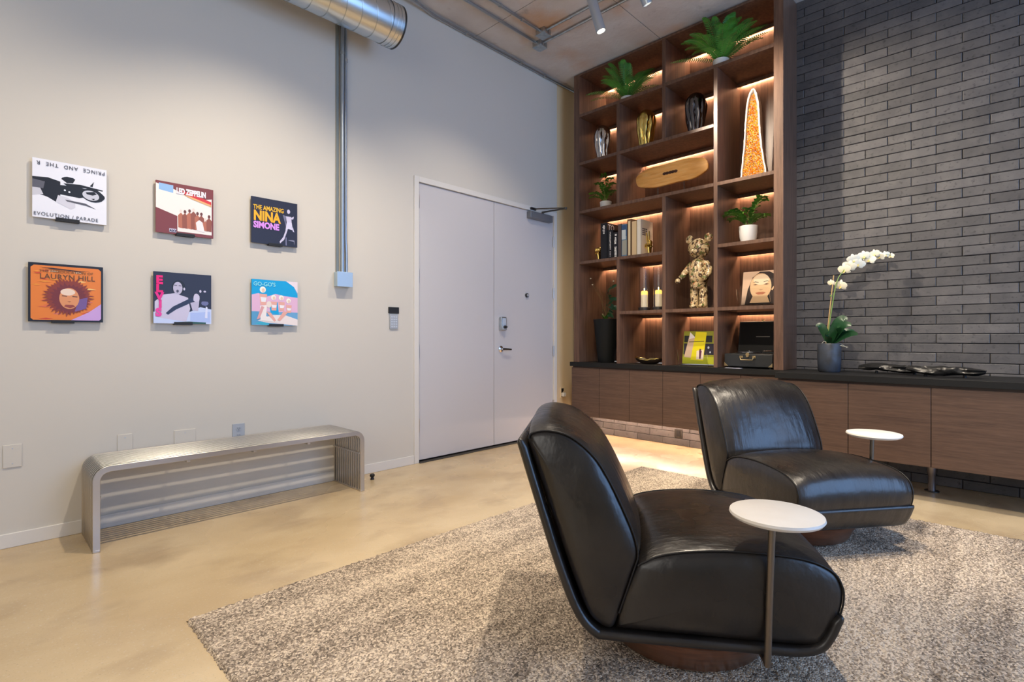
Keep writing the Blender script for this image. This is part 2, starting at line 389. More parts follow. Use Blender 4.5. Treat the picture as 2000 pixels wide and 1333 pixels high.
conduit('conduit', 'ceiling conduit leaving the upper box towards the spotlights', [(-1.245, -.58, ZC - .018), (-1.245, -6.5, ZC - .018)], .011, m_galv, [(-1.245, -.86, ZC - .018, (0, 1, 0))])
conduit('conduit', 'ceiling conduit leaving the lower box towards the spotlights', [(-1.10, -.42, ZC - .018), (-1.10, -6.5, ZC - .018)], .011, m_galv)
for lab, x, y in (('square metal ceiling box farther from the white wall', -1.235, -.535), ('square metal ceiling box nearer the white wall', -1.10, -.372)):
    t, a, b, c = jbox(lab, x - .052, x + .052, y - .052, y + .052, ZC - .05, ZC, m_galv)
    MB().box(-a - .002, a + .002, -b - .002, b + .002, -.004, 0).build('cover_plate', m_galv, t, bevel=.001)
    for k in range(3): MB().box(-.05 + .03 * k, -.035 + .03 * k, -.058, -.05, .01, .04).build('knockout', m_galv, t)

# duct
t = thing('spiral_duct', 'large round galvanised spiral duct ending high on the white wall', 'duct')
DY, DZ, DR = -.325, 3.50, .153
MB().tube([(-7.5, DY, DZ), (-2.84, DY, DZ)], DR, 64, cap=False).build('duct_pipe', m_duct, t, smooth=60)
MB().tube([(-2.84, DY, DZ), (-2.74, DY, DZ)], DR + .004, 64, cap=False).tube([(-2.74, DY, DZ), (-2.84, DY, DZ)], DR - .002, 64, cap=False).build('end_collar', m_duct, t, smooth=60)
MB().tube([(-2.746, DY, DZ), (-2.734, DY, DZ)], DR + .007, 64, cap=False).tube([(-2.738, DY, DZ), (-2.742, DY, DZ)], DR + .002, 64).build('end_rim', m_dark, t, smooth=60)
for i in range(40):
    x = -2.87 - i * .118
    if x < -7: break
    n = 64; pts = [(x - .035 * sin(a_), DY + (DR + .001) * cos(a_), DZ + (DR + .001) * sin(a_)) for a_ in [2 * pi * k / n for k in range(n + 1)]]
    MB().tube(pts, .0032, 5, cap=False).build('seam', m_galv, t, smooth=60)
for x in (-2.775, -2.805): 
    n = 48; MB().tube([(x, DY + (DR + .005) * cos(2 * pi * k / n), DZ + (DR + .005) * sin(2 * pi * k / n)) for k in range(n + 1)], .0025, 5, cap=False).build('seam', m_galv, t, smooth=60)

# ceiling spotlights
def spotlight(lab, end, d, L=.40):
    d = Vector(d).normalized(); e = Vector(end)
    t = thing('ceiling_spotlight', lab, 'spotlight', (e.x, e.y, ZC), group='cylinder spotlights under the ceiling')
    q = e - Vector((e.x, e.y, ZC)); top = q - d * L
    b = MB().tube([top, q], .040, 32, cap=False).tube([top, top + d * .004], .040, 32).tube([q, q - d * .05], .036, 32, cap=False)
    b.build('housing', m_satin, t, smooth=50)
    MB().tube([q - d * .05, q - d * .045], .036, 24).build('lens', M('lamp_lens', (1, .9, .8), .4, emit=((1, .84, .62), 6)), t)
    st = q - d * (L * .5)
    MB().tube([(top.x, top.y, min(-.0, top.z + .0)), (top.x, top.y, 0)], .012).tube([top, top + Vector((0, 0, .02))], .014).lathe([(0, 0), (.05, 0), (.05, -.02), (0, -.02)], 20, (top.x, top.y, 0)).build('stem', m_satin, t, smooth=50)
spotlight('long silver cylinder spotlight hanging in front of the ceiling conduits', (-1.416, -1.319, 3.615), (.11, -.12, -.55), .33)
spotlight('silver cylinder spotlight cut by the top of the picture, right of the long one', (-1.13, -1.58, 3.85), (.28, -.10, -.5), .17)
for i, (p, tg, e, an, lb) in enumerate(SPOTS[2:]):
    spotlight('silver cylinder ceiling spotlight ' + lb + ', above the picture', (p[0], p[1], p[2] + .02), (0, 0, -1), .22)

# ------------------------------------------------------------------ bench
bx0, bx1, bz, bd = 0, 1.535, .437, .40
t = thing('slatted_bench', 'long bent steel slatted bench against the white wall under the record covers', 'bench', (-4.588, -.418, 0))
def slat(y, th, wd, name):
    r = .075; n = 8
    def arc(off):
        P = [(bx0 + off, 0)]
        P += [(bx0 + r - (r - off) * cos(k * pi / 2 / n), bz - r + (r - off) * sin(k * pi / 2 / n)) for k in range(n + 1)]
        P += [(bx1 - r + (r - off) * sin(k * pi / 2 / n), bz - r + (r - off) * cos(k * pi / 2 / n)) for k in range(n + 1)]
        P += [(bx1 - off, 0)]; return P
    A = arc(0); B = arc(wd); rings = [[(a[0], y, a[1]), (a[0], y + th, a[1]), (b_[0], y + th, b_[1]), (b_[0], y, b_[1])] for a, b_ in zip(A, B)]
    return MB().loft(rings).build(name, m_steel, t, smooth=35, bevel=.0015, seg=1)
slat(0, .012, .032, 'front_slat'); s0 = slat(.034, .014, .028, 'slat')
for k in range(1, 11):
    o = s0.copy(); COL.objects.link(o); o.location = (0, .0325 * k, 0)
slat(.385, .012, .032, 'back_slat')
for x in (bx0 + .004, bx1 - .030): MB().box(x, x + .026, -.001, .398, .0, .012).build('foot_bar', m_steel, t, bevel=.002)
for x in (.42, .78, 1.12): MB().box(x, x + .02, .006, .39, bz - .045, bz - .030).build('cross_bar', m_steel, t, bevel=.002)
for x in (.028, bx1 - .04): MB().box(x, x + .008, .006, .39, .27, .28).build('cross_bar', m_steel, t)
t = thing('door_stop', 'small black round stopper on the floor beside the bench', 'door stop', (-2.853, -.185, 0))
MB().lathe([(0, 0), (.016, 0), (.014, .006), (.011, .014), (.011, .022)], 20).build('stem', m_blackm, t, smooth=40)
MB().lathe([(0, .020), (.014, .020), (.019, .026), (.019, .038), (.013, .044), (0, .045)], 20).build('head', m_blackm, t, smooth=40)

# ------------------------------------------------------------------ record covers on the wall
S = .316
def blob(cx, cy, rx, ry, n=18, rot=0, wob=0, seed=0):
    rn = random.Random(seed); out = []
    for k in range(n):
        a = 2 * pi * k / n; f = 1 + rn.uniform(-wob, wob); x, y = rx * f * cos(a), ry * f * sin(a)
        out.append((cx + x * cos(rot) - y * sin(rot), cy + x * sin(rot) + y * cos(rot)))
    return out
def record(label, x, z, polys, texts, edge=(.5, .5, .5), back=None, ledge='', lx=(.28, .6)):
    t = thing('record_cover', label, 'record cover', (x, -.024, z))
    MB().box(0, S, -.004, .008, 0, S).build('sleeve', pm(edge), t, bevel=.001)
    pic(t, polys, -.0041, 'sleeve_print')
    for tx in texts:
        s_, sz, colr, (u, v) = tx[:4]; kw = tx[4] if len(tx) > 4 else {}
        rz = kw.pop('flip', 0)
        text(s_, sz * S, pm(colr), t, (u * S, -.0068, v * S), ex=.0003, rot=(radians(90), radians(rz), 0) if not rz else (radians(90), pi, 0), **kw)
    l = thing('record_ledge', ledge, 'ledge', (x, 0, z))
    MB().box(lx[0] * S, lx[1] * S, -.034, 0, -.008, -.0005).box(lx[0] * S, lx[1] * S, -.034, -.031, -.0005, .010).build('shelf_clip', m_blackm, l, bevel=.001)
    return t
def pic(t, polys, y, name):
    b = MB()
    for i, (pl, c) in enumerate(polys):
        yy = y - .00009 * (i + 1); b.add([(u * S, yy, v * S) for u, v in pl], [tuple(range(len(pl)))], pm(c))
    return b.build(name, None, t)
sq = [(0, 0), (1, 0), (1, 1), (0, 1)]
W_ = srgb(236, 238, 248); K_ = srgb(28, 28, 34); G_ = srgb(150, 152, 165)
record('white record cover with a black and white figure and upside-down lettering', -4.793, 1.747,
       [(sq, W_), ([(0, .40), (.14, .38), (.20, .36), (.30, .30), (.36, .42), (.36, .66), (.2, .70), (0, .68)], K_),
        ([(0, .5), (.14, .5), (.16, .62), (0, .64)], srgb(95, 95, 105)), ([(0, .36), (.14, .40), (.10, .50), (0, .50)], srgb(205, 205, 215)),
        ([(.34, .44), (.62, .42), (.75, .47), (.76, .58), (.60, .62), (.36, .60)], K_),
        (blob(.47, .71, .09, .055, 14, 0, .15, 1), K_), ([(.40, .64), (.62, .66), (.95, .62), (.94, .60), (.70, .61), (.45, .60)], K_),
        ([(.76, .66), (.82, .75), (.80, .65)], K_), ([(.3, .3), (.5, .20), (.56, .24), (.56, .34), (.45, .40), (.33, .42)], srgb(214, 214, 226)),
        ([(.42, .36), (.7, .34), (.85, .26), (.70, .30), (.45, .33)], srgb(90, 90, 100)),
        (blob(.80, .50, .17, .115, 20, -.15, .04, 2), K_), (blob(.775, .495, .12, .085, 18, -.2), srgb(205, 207, 220)),
        ([(.70, .54), (.82, .57), (.86, .53), (.80, .50), (.72, .51)], K_), ([(.78, .44), (.83, .45), (.82, .42)], K_), (blob(.42, .52, .015, .015, 8), W_), (blob(.48, .50, .015, .015, 8), W_)],
       [('PRINCE  AND  THE  R', .092, srgb(70, 70, 80), (.975, .955), {'flip': 1, 'sp': 1.22, 'sx': .86}), ('EVOLUTION / PARADE', .085, srgb(70, 70, 80), (.015, .035), {'sp': 1.2, 'sx': .86})],
       srgb(225, 225, 232), ledge='small black ledge under the white record cover', lx=(.30, .62))
br = srgb(128, 62, 62); tn = srgb(186, 112, 84); cr_ = srgb(245, 238, 232)
pp_ = [(sq, br), ([(0, .48), (.36, .36), (.36, .06), (.97, .06), (.97, .80), (.66, .72), (.30, .88), (0, .95)], cr_),
       ([(.05, .96), (.29, .95), (.29, .80), (.05, .83)], srgb(150, 190, 235)), ([(.30, .95), (.66, .92), (.97, .80), (.66, .73), (.30, .88)], br)]
for i, (cx, hh) in enumerate([(.42, .50), (.49, .50), (.57, .53), (.64, .56), (.71, .50), (.78, .50), (.85, .40), (.92, .47)]):
    cc = (tn, srgb(150, 86, 66))[i % 2]
    pp_ += [([(cx - .045, .14), (cx + .045, .13), (cx + .05, hh - .12), (cx, hh - .06), (cx - .05, hh - .12)], cc), (blob(cx, hh - .035, .024, .035, 10), srgb(110, 60, 50) if i % 3 else srgb(235, 220, 210))]
pp_ += [([(.70, .12), (.84, .10), (.80, .30), (.74, .34), (.68, .28)], srgb(240, 235, 235)), ([(.40, .0), (.66, .0), (.66, .035), (.40, .035)], srgb(50, 55, 70)),
        ([(.42, .88), (.50, .80), (.96, .68), (.96, .74), (.62, .84)], srgb(215, 60, 60)), ([(.46, .80), (.60, .74), (.96, .64), (.96, .68), (.60, .78)], srgb(235, 180, 120)),
        ([(.22, .03), (.34, .03), (.34, .10), (.22, .10)], srgb(205, 195, 215))]
record('red-brown and cream record cover with a row of figures, second in the top row', -4.238, 1.745, pp_,
       [('LED ZEPPELIN', .15, srgb(240, 235, 240), (.34, .81), {'bold': .003, 'sx': .56}), ('AXY', .06, srgb(30, 30, 60), (.225, .04), {'bold': .0008})],
       br, ledge='small black ledge under the red-brown and cream record cover', lx=(.34, .66))
dk = srgb(38, 38, 56); vi = srgb(205, 200, 225)
record('dark record cover with yellow and violet lettering and a dancing figure, top right', -3.687, 1.754,
       [(sq, dk), (blob(.80, .79, .035, .05, 10), vi), ([(.74, .68), (.86, .68), (.87, .54), (.76, .53)], vi), ([(.74, .68), (.67, .70), (.72, .52), (.745, .42), (.76, .45), (.735, .55)], srgb(120, 120, 145)),
        ([(.86, .66), (.92, .70), (.91, .64), (.87, .62)], vi), ([(.76, .55), (.87, .55), (.90, .38), (.80, .40), (.73, .36)], srgb(215, 212, 235)),
        ([(.74, .38), (.78, .38), (.70, .14), (.61, .05), (.60, .09), (.68, .2)], vi), ([(.85, .48), (.90, .44), (.93, .34), (.90, .35)], vi),
        ([(.73, .20), (.755, .20), (.76, .02), (.73, .02)], srgb(120, 120, 150)), ([(.78, .14), (.92, .12), (.925, .04), (.935, .15), (.90, .155)], srgb(140, 140, 165))],
       [('THE AMAZING', .135, srgb(245, 190, 40), (.035, .735), {'bold': .0012, 'sx': .73}), ('NINA', .295, srgb(255, 180, 20), (.04, .50), {'bold': .004, 'sx': .78}), ('SIMONE', .19, srgb(222, 150, 240), (.04, .335), {'bold': .0028, 'sx': .80})],
       dk, ledge='small black ledge under the yellow and violet lettered record cover', lx=(.36, .66))
og = srgb(232, 130, 48)
hp = [(sq, K_), ([(.03, .06), (.06, .03), (.94, .03), (.97, .06), (.97, .92), (.93, .96), (.07, .96), (.03, .92)], og)]
rn = random.Random(5)
for i in range(34):
    u0 = rn.uniform(.03, .75); v0 = rn.uniform(.05, .9); L = rn.uniform(.1, .22)
    c = [srgb(245, 200, 120), srgb(240, 215, 180), srgb(240, 150, 50), srgb(215, 85, 40)][rn.randrange(4)] if v0 > .4 else [srgb(205, 70, 45), srgb(225, 110, 70), srgb(220, 120, 100)][rn.randrange(3)]
    hp.append(([(u0, v0), (u0 + L * .5, v0 - .012), (min(.97, u0 + L), v0), (u0 + L * .5, v0 + .016)], c))
hp.append(([(.55, .03), (.94, .03), (.97, .06), (.97, .33), (.80, .18)], srgb(205, 165, 225)))
def hair(cx, cy, R, c, n=40, seed=2, asp=1.0):
    rr = random.Random(seed); out = []
    for k in range(n * 2):
        a = pi * k / n; f = R * (1 + (rr.uniform(.10, .34) if k % 2 else rr.uniform(-.04, .02))); out.append((cx + asp * f * cos(a), cy + f * sin(a)))
    return (out, c)
hp += [hair(.52, .44, .27, srgb(140, 60, 45)), hair(.53, .41, .22, srgb(120, 50, 50), 26, 4), ([(.60, .18), (.76, .24), (.78, .44), (.66, .40)], srgb(120, 90, 150)),
       (blob(.53, .41, .135, .185, 22), srgb(225, 150, 100)), (blob(.51, .52, .10, .06, 14), srgb(240, 215, 195)),
       ([(.43, .46), (.50, .455), (.50, .44), (.43, .445)], srgb(90, 50, 40)), ([(.57, .455), (.64, .45), (.64, .435), (.57, .44)], srgb(90, 50, 40)),
       ([(.48, .30), (.58, .30), (.61, .27), (.54, .24), (.46, .27)], srgb(150, 70, 60)), ([(.50, .36), (.56, .36), (.53, .345)], srgb(150, 85, 60)),
       ([(.14, .925), (.30, .925), (.66, .90), (.82, .90), (.66, .885), (.30, .905)], K_)]
record('orange record cover in a black frame with a woman\'s head and spiky hair', -4.809, 1.187, hp,
       [('THE MISEDUCATION OF', .060, srgb(120, 85, 40), (.14, .845), {'sx': 1.05, 'sp': 1.05}), ('LAURYN HILL', .125, srgb(95, 70, 45), (.14, .735), {'sx': .94, 'sp': 1.05})],
       K_, ledge='small black ledge under the black-framed orange record cover', lx=(.3, .6))
nv = srgb(42, 42, 60); lg = srgb(205, 200, 225); lb = srgb(200, 215, 250)
record('dark record cover with pink vertical letters and a singer with a guitar', -4.250, 1.188,
       [(sq, nv), ([(0, 0), (1, 0), (1, .30), (.8, .34), (.62, .24), (0, .22)], lb), ([(.02, .12), (.55, .04), (.62, .30), (.58, .52), (.46, .56), (.36, .60), (.16, .56), (.02, .42)], lg),
        ([(.62, .03), (.98, .03), (.98, .25), (.62, .22)], srgb(175, 195, 245)), (blob(.42, .72, .115, .14, 18), srgb(24, 24, 36)), (blob(.405, .70, .08, .125, 18), srgb(190, 185, 210)),
        (blob(.40, .64, .022, .03, 10), srgb(80, 75, 95)), ([(.34, .76), (.39, .755), (.39, .745), (.34, .75)], K_), ([(.42, .755), (.47, .75), (.47, .74), (.42, .745)], K_),
        (blob(.515, .69, .017, .03, 8), lg), ([(.20, .20), (.32, .33), (.60, .50), (.74, .53), (.70, .46), (.56, .38), (.38, .28), (.24, .17)], srgb(44, 52, 80)),
        (blob(.73, .52, .06, .09, 12, 0, .1, 3), lg), ([(.62, .42), (.78, .46), (.76, .26), (.66, .27)], srgb(190, 185, 212)), (blob(.88, .42, .06, .05, 10, 0, .2, 2), srgb(110, 115, 160)),
        ([(.88, .12), (.93, .12), (.93, .34), (.90, .36)], srgb(225, 230, 255)), (blob(.80, .66, .02, .03, 8), lg), (blob(.88, .66, .025, .02, 8), lg),
        ([(.36, .0), (.9, .0), (.9, .03), (.6, .045), (.36, .03)], srgb(50, 90, 80))],
       [('E', .215, srgb(238, 18, 120), (.04, .77), {'bold': .004}), ('L', .215, srgb(238, 18, 120), (.04, .61), {'bold': .004}), ('V', .20, srgb(232, 40, 140), (.035, .455), {'bold': .004}),
        ('I', .20, srgb(232, 60, 150), (.085, .31), {'bold': .004}), ('S', .205, srgb(235, 70, 165), (.035, .145), {'bold': .004})],
       nv, ledge='small black ledge under the record cover with pink letters', lx=(.34, .66))
cy_ = srgb(0, 165, 225); sk = srgb(235, 175, 160); pk = srgb(230, 185, 215)
gp = [(sq, srgb(110, 170, 215)), ([(0, 1), (.72, 1), (.9, .9), (1, .70), (1, .64), (0, .66)], cy_), ([(.74, 1), (1, 1), (1, .74), (.92, .88)], srgb(240, 225, 232)), ([(0, .66), (.14, .7), (.3, .62), (.5, .70), (.72, .66), (1, .64), (1, .3), (0, .3)], pk),
      ([(.36, .50), (.55, .52), (.58, .24), (.4, .26)], cy_), ([(0, .3), (.12, .3), (.3, .08), (0, 0)], srgb(90, 160, 205)), ([(.12, .10), (.3, .06), (1, 0), (1, .14), (.7, .24), (.4, .22)], srgb(240, 228, 225)), ([(.05, .03), (.3, .0), (.4, .03), (.2, .08)], srgb(60, 175, 205))]
for (cx, cy, s_) in ((.23, .78, 1.0), (.46, .62, .85), (.63, .62, .85), (.79, .56, .8)):
    gp += [([(cx - .07 * s_, cy - .09), (cx + .09 * s_, cy - .10), (cx + .07 * s_, cy - .34 * s_), (cx - .05 * s_, cy - .34 * s_)], sk), ([(cx - .05 * s_, cy - .16), (cx + .08 * s_, cy - .17), (cx + .06 * s_, cy - .27 * s_), (cx - .03 * s_, cy - .27 * s_)], srgb(240, 240, 245)),
           (blob(cx, cy, .065 * s_, .07 * s_, 12), srgb(250, 248, 235)), (blob(cx + .01, cy - .015, .035 * s_, .045 * s_, 10), srgb(235, 205, 185))]
gp += [([(.17, .42), (.32, .45), (.30, .20), (.55, .12), (.53, .07), (.18, .10)], srgb(242, 235, 232)), ([(.30, .30), (.40, .28), (.52, .10), (.47, .08)], sk), ([(.78, .30), (.68, .32), (.54, .12), (.60, .10)], sk), ([(.10, .12), (.16, .14), (.26, .40), (.20, .42)], srgb(225, 165, 165)), (blob(.36, .46, .055, .075, 12), srgb(240, 225, 215))]
record('bright blue and pink record cover of seated people, bottom right', -3.685, 1.187, gp,
       [("GO-GO'S", .125, srgb(150, 235, 245), (.03, .86), {'sx': .92, 'bold': .0006})], srgb(60, 150, 190), ledge='small black ledge under the blue and pink record cover', lx=(.36, .68))

# ------------------------------------------------------------------ base cabinets and worktop
CAB = [(-.178, -.549), (-.549, -.919), (-.919, -1.290), (-1.290, -1.669), (-1.669, -2.033), (-2.033, -2.404)]
CABR = [(-2.408, -2.889), (-2.889, -3.360), (-3.360, -3.84), (-3.84, -4.32), (-4.32, -4.80)]
names = ['at the door end', 'second from the door', 'third from the door', 'fourth from the door, above the brick outlet', 'fifth from the door, behind the far armchair', 'sixth from the door, where the front steps out']
namr = ['first of the deeper run, behind the far armchair\'s back', 'second of the deeper run, behind the far round table', 'third of the deeper run, at the right picture edge', 'outside the picture on the right', 'outside the picture, farthest right']
for lst, xf, nm in ((CAB, -.35, names), (CABR, -.60, namr)):
    for (ya, yb), n_ in zip(lst, nm):
        t = thing('base_cabinet', 'walnut wall-hung base cabinet, ' + n_, 'cabinet', (0, (ya + yb) / 2, .24), group='walnut base cabinets')
        hw = (ya - yb) / 2
        MB().box(xf + .03, -.004, -hw, hw, 0, .542).build('carcass', m_walnut_h, t)
        MB().box(xf + .006, xf + .028, -hw + .002, hw - .002, .001, .530).build('door', m_walnut_h, t, bevel=.0015)
t = thing('worktop', 'long black worktop over the walnut base cabinets, stepping out on the right', 'worktop', (0, 0, .784))
MB().prism([(-.36, -.165), (0, -.165), (0, -4.80), (-.615, -4.80), (-.615, -2.400), (-.36, -2.400)], 'z', 0, .046).build('slab', m_wt, t, bevel=.002)
t = thing('cabinet_leg', 'short steel leg with a round foot under the right-hand cabinets', 'leg', (-.214, -3.326, 0))
MB().lathe([(0, 0), (.044, 0), (.044, .006), (.0, .006)], 24).build('foot', m_dark, t, smooth=40)
MB().lathe([(0, .005), (.022, .005), (.022, .12), (.029, .135), (.029, .2395), (0, .2395)], 24).build('post', M('leg_steel', (.25, .23, .24), .35, .9), t, smooth=40)
t = thing('led_strip', 'warm light strip under the walnut base cabinets at the door end', 'light strip', (0, 0, .24))
MB().box(-.15, -.13, -2.30, -.25, -.010, -.0005).build('diffuser', m_led2, t)

# ------------------------------------------------------------------ bookcase
XF, XB, T = -.35, .165, .032
ZT = ZC - .012
t = thing('bookcase', 'tall walnut open bookcase with lit square niches up to the ceiling', 'bookcase', (0, 0, .8305)); bc = t; zo = .8305
def bx(name, x0, x1, y0, y1, z0, z1, m=m_walnut, bev=.0015): return MB().box(x0, x1, y0, y1, z0 - zo, z1 - zo).build(name, m, bc, bevel=bev)
YA, YB, YC_, YD, YE = -.216, -.772, -1.290, -1.800, -2.305
bx('side_panel', XF, XB, -.29, -.216, zo, ZT)
bx('side_panel', XF, XB + .0, -2.380, -2.305, zo, ZT)
bx('back_panel', XB, XB + .018, -2.38, -.216, zo, ZT)
bx('top_panel', XF, XB, -2.305, -.29, ZT - .02, ZT)
H1, H2, H3, H5, H6 = 3.530, 3.000, 2.466, 1.908, 1.342
def board(y0, y1, z): bx('shelf_board', XF, XB, y1, y0, z, z + T - .0008)
board(-.29, YE, H1)
board(-.29, -1.795, H2); board(-.29, -1.795, H3)
board(-1.831, YE, H3); board(-1.831, YE, H5); board(-1.831, YE, H6)
board(-.29, -1.287, H5); board(-.806, -1.287, H6); board(-1.322, -1.795, H6)
def div(y, z0, z1, th=.036): bx('divider', XF + .0012, XB - .0005, y - th, y, z0, z1)
div(-.770, H3 + T, H1); div(-.770, zo, H5)                     # first column line
div(-1.287, H2 + T, H1); div(-1.287, H1 + T, ZT - .02); div(-1.287, zo, H3)
div(-1.795, zo, H1)
CELLS = [(-.29, -1.287, ZT - .02), (-1.322, YE, ZT - .02), (-.29, -.770, H1), (-.806, -1.287, H1), (-1.323, -1.795, H1), (-1.831, YE, H1),
         (-.29, -.770, H2), (-.806, -1.795, H2), (-.29, -1.287, H3), (-1.323, -1.795, H3), (-1.831, YE, H3),
         (-.29, -.770, H5), (-.806, -1.287, H5), (-1.831, YE, H5), (-.806, -1.287, H6), (-1.323, -1.795, H6), (-1.831, YE, H6)]
for i, (y0, y1, z) in enumerate(CELLS):
    bx('valance', .105, .117, y1 + .001, y0 - .001, z - .030, z, m_walnut)
    bx('led_strip', .135, .147, y1 + .01, y0 - .01, z - .006, z - .0005, m_led, 0)
t = struct('trim_5', MB().box(-.13, .0, -.215, -.12, .24, ZC), m_blackp)     # black filler, dark of the alcove between bookcase and wall put into its colour

# ------------------------------------------------------------------ plants
def frond(path, wmax, n=26, mat=m_leaf, sag=0):
    """feathered frond: rachis plus pairs of leaflets, all one part"""
    b = MB(); P = [Vector(p) for p in path]
    def at(s_):
        k = s_ * (len(P) - 1); i = min(int(k), len(P) - 2); return P[i].lerp(P[i + 1], k - i)
    b.tube([at(k / 8) for k in range(9)], [.003 * (1 - .8 * k / 8) for k in range(9)], 5, m_stem)
    for k in range(1, n):
        s_ = k / n; p = at(s_); tg = (at(min(1, s_ + .03)) - at(max(0, s_ - .03))).normalized()
        side = tg.cross(Vector((0, 0, 1)));
        if side.length < .15: side = tg.cross(Vector((1, 0, 0)))
        side.normalize(); up = side.cross(tg)
        wl_ = wmax * (sin(pi * min(1, .12 + s_ * .88)) ** .6) * (1 - .25 * s_)
        for sg in (-1, 1):
            d = (side * sg + tg * .45 + up * .12).normalized(); hw = tg * (wmax * .085)
            q1 = p + d * wl_ * .55 - up * wl_ * .02; q2 = p + d * wl_ - up * wl_ * .22
            b.add([p - hw * .7, p + hw * .7, q1 + hw, q2, q1 - hw], [(0, 1, 2, 4), (4, 2, 3)], mat)
    return b
def arch(dirv, L, h, droop, n=9):
    d = Vector(dirv).normalized(); out = []
    for k in range(n):
        s_ = k / (n - 1); out.append(Vector((d.x * L * s_, d.y * L * s_, h * sin(s_ * pi * .5) - droop * s_ * s_ * s_)))
    return out
def fern(label, loc, fr_, seed, potr=.07):
    t = thing('potted_fern', label, 'plant', loc)
    MB().lathe([(0, 0), (potr * .8, 0), (potr, .035), (potr, .055), (potr * .93, .055), (potr * .9, .045), (0, .045)], 28, mat=m_pot).build('pot', None, t, smooth=40)
    rr = random.Random(seed)
    for (az, L, h, dr, wm) in fr_:
        a = radians(az); p = arch((cos(a), sin(a), 0), L, h, dr); p = [q + Vector((0, 0, .045)) for q in p]
        frond(p, wm, 24, m_leaf).build('frond', None, t, smooth=60)
def frs(seed, spread, n, keep):
    rr = random.Random(seed); out = []
    for k in range(n):
        az = rr.choice(keep) + rr.uniform(-16, 16); up = rr.random()
        sy = abs(sin(radians(az)))
        if up > .62: out.append((az, rr.uniform(.10, .22), rr.uniform(.27, .37), 0, rr.uniform(.06, .078)))
        elif up > .3: out.append((az, rr.uniform(.27, .36), rr.uniform(.18, .27), rr.uniform(.02, .07), rr.uniform(.062, .08)))
        else: out.append((az, rr.uniform(.28, .36) + (spread - .3) * sy, rr.uniform(.08, .13), rr.uniform(.02, .09), rr.uniform(.055, .072)))
    return out
fern('lush green fern in a white pot on the top shelf, left of the centre divider', (-.22, -.82, H1 + T), frs(3, .42, 26, [200, 235, 262, 130, 108, 165, 185, 225, 145, 250]), 1)
fern('larger lush green fern in a white pot on the top shelf, at the right side', (-.27, -1.83, H1 + T), frs(11, .40, 30, [195, 235, 262, 130, 100, 160, 185, 215, 245, 110]) + [(266, .42, .11, .02, .06), (262, .38, .17, .03, .07), (276, .36, .14, .05, .065), (255, .36, .22, .03, .07), (272, .40, .20, .02, .065)], 2)

def leafy(label, loc, potr, poth, stems, seed, leafmat=m_leaf2, cat='plant', name='potted_plant', leafL=.052):
    t = thing(name, label, cat, loc)
    MB().lathe([(0, 0), (potr * .72, 0), (potr * .92, poth * .35), (potr, poth), (potr * .93, poth), (potr * .9, poth * .88), (0, poth * .88)], 32, mat=m_pot).build('pot', None, t, smooth=40)
    MB().lathe([(0, poth * .885), (potr * .9, poth * .885)], 24, cap=False).build('soil', m_soil, t)
    rr = random.Random(seed)
    for (az, L, h) in stems:
        a = radians(az); b = MB(); P = [Vector((cos(a) * L * s_ ** 1.2, sin(a) * L * s_ ** 1.2, poth * .85 + h * sin(s_ * pi * .55))) for s_ in [k / 8 for k in range(9)]]
        b.tube(P, [.0028 * (1 - .06 * k) for k in range(9)], 6, m_stem)
        for k in range(2, 9):
            for sg in (-1, 1, 0) if k == 8 else (-1, 1):
                p = P[k]; tg = (P[min(8, k + 1)] - P[k - 1]).normalized(); side = tg.cross(Vector((0, 0, 1))).normalized()
                d = (side * sg * 1.1 + tg * (.7 if sg else 1) + Vector((0, 0, rr.uniform(0, .5)))).normalized(); n_ = d.cross(tg if sg else side); n_.normalize() if n_.length > .01 else None
                wv = d.cross(Vector((0, 0, 1))).normalized() * leafL * .27; ll = leafL * rr.uniform(.8, 1.15)
                m1 = p + d * ll * .5; e = p + d * ll - Vector((0, 0, ll * .2)); z_ = Vector((0, 0, .006))
                b.add([p, m1 + wv * 1.0 + z_, m1 - wv + z_, e, p + d * ll * .25 + wv * .7, p + d * ll * .25 - wv * .7, m1 - z_ * .3, p + d * ll * .8 + wv * .6, p + d * ll * .8 - wv * .6],
                      [(0, 4, 6), (4, 1, 6), (1, 7, 6), (7, 3, 6), (0, 6, 5), (5, 6, 2), (2, 6, 8), (8, 6, 3)], leafmat)
        b.build('branch', None, t, smooth=70)
    return t
leafy('small leafy green plant in a white pot in the narrow left niche', (-.20, -.535, H3 + T), .064, .082,
      [(180, .03, .30), (110, .10, .22), (245, .10, .24), (95, .13, .13), (200, .12, .14), (270, .09, .19), (140, .15, .10), (255, .12, .10), (105, .15, .08), (170, .08, .20)], 5)
leafy('spreading leafy green plant in a white pot on the right-hand shelf', (-.20, -2.045, H5 + T), .078, .150,
      [(265, .12, .26), (250, .15, .22), (110, .15, .16), (95, .14, .10), (130, .16, .14), (240, .14, .09), (265, .15, .09), (200, .10, .15), (95, .12, .18), (115, .17, .13)], 8, leafL=.062)

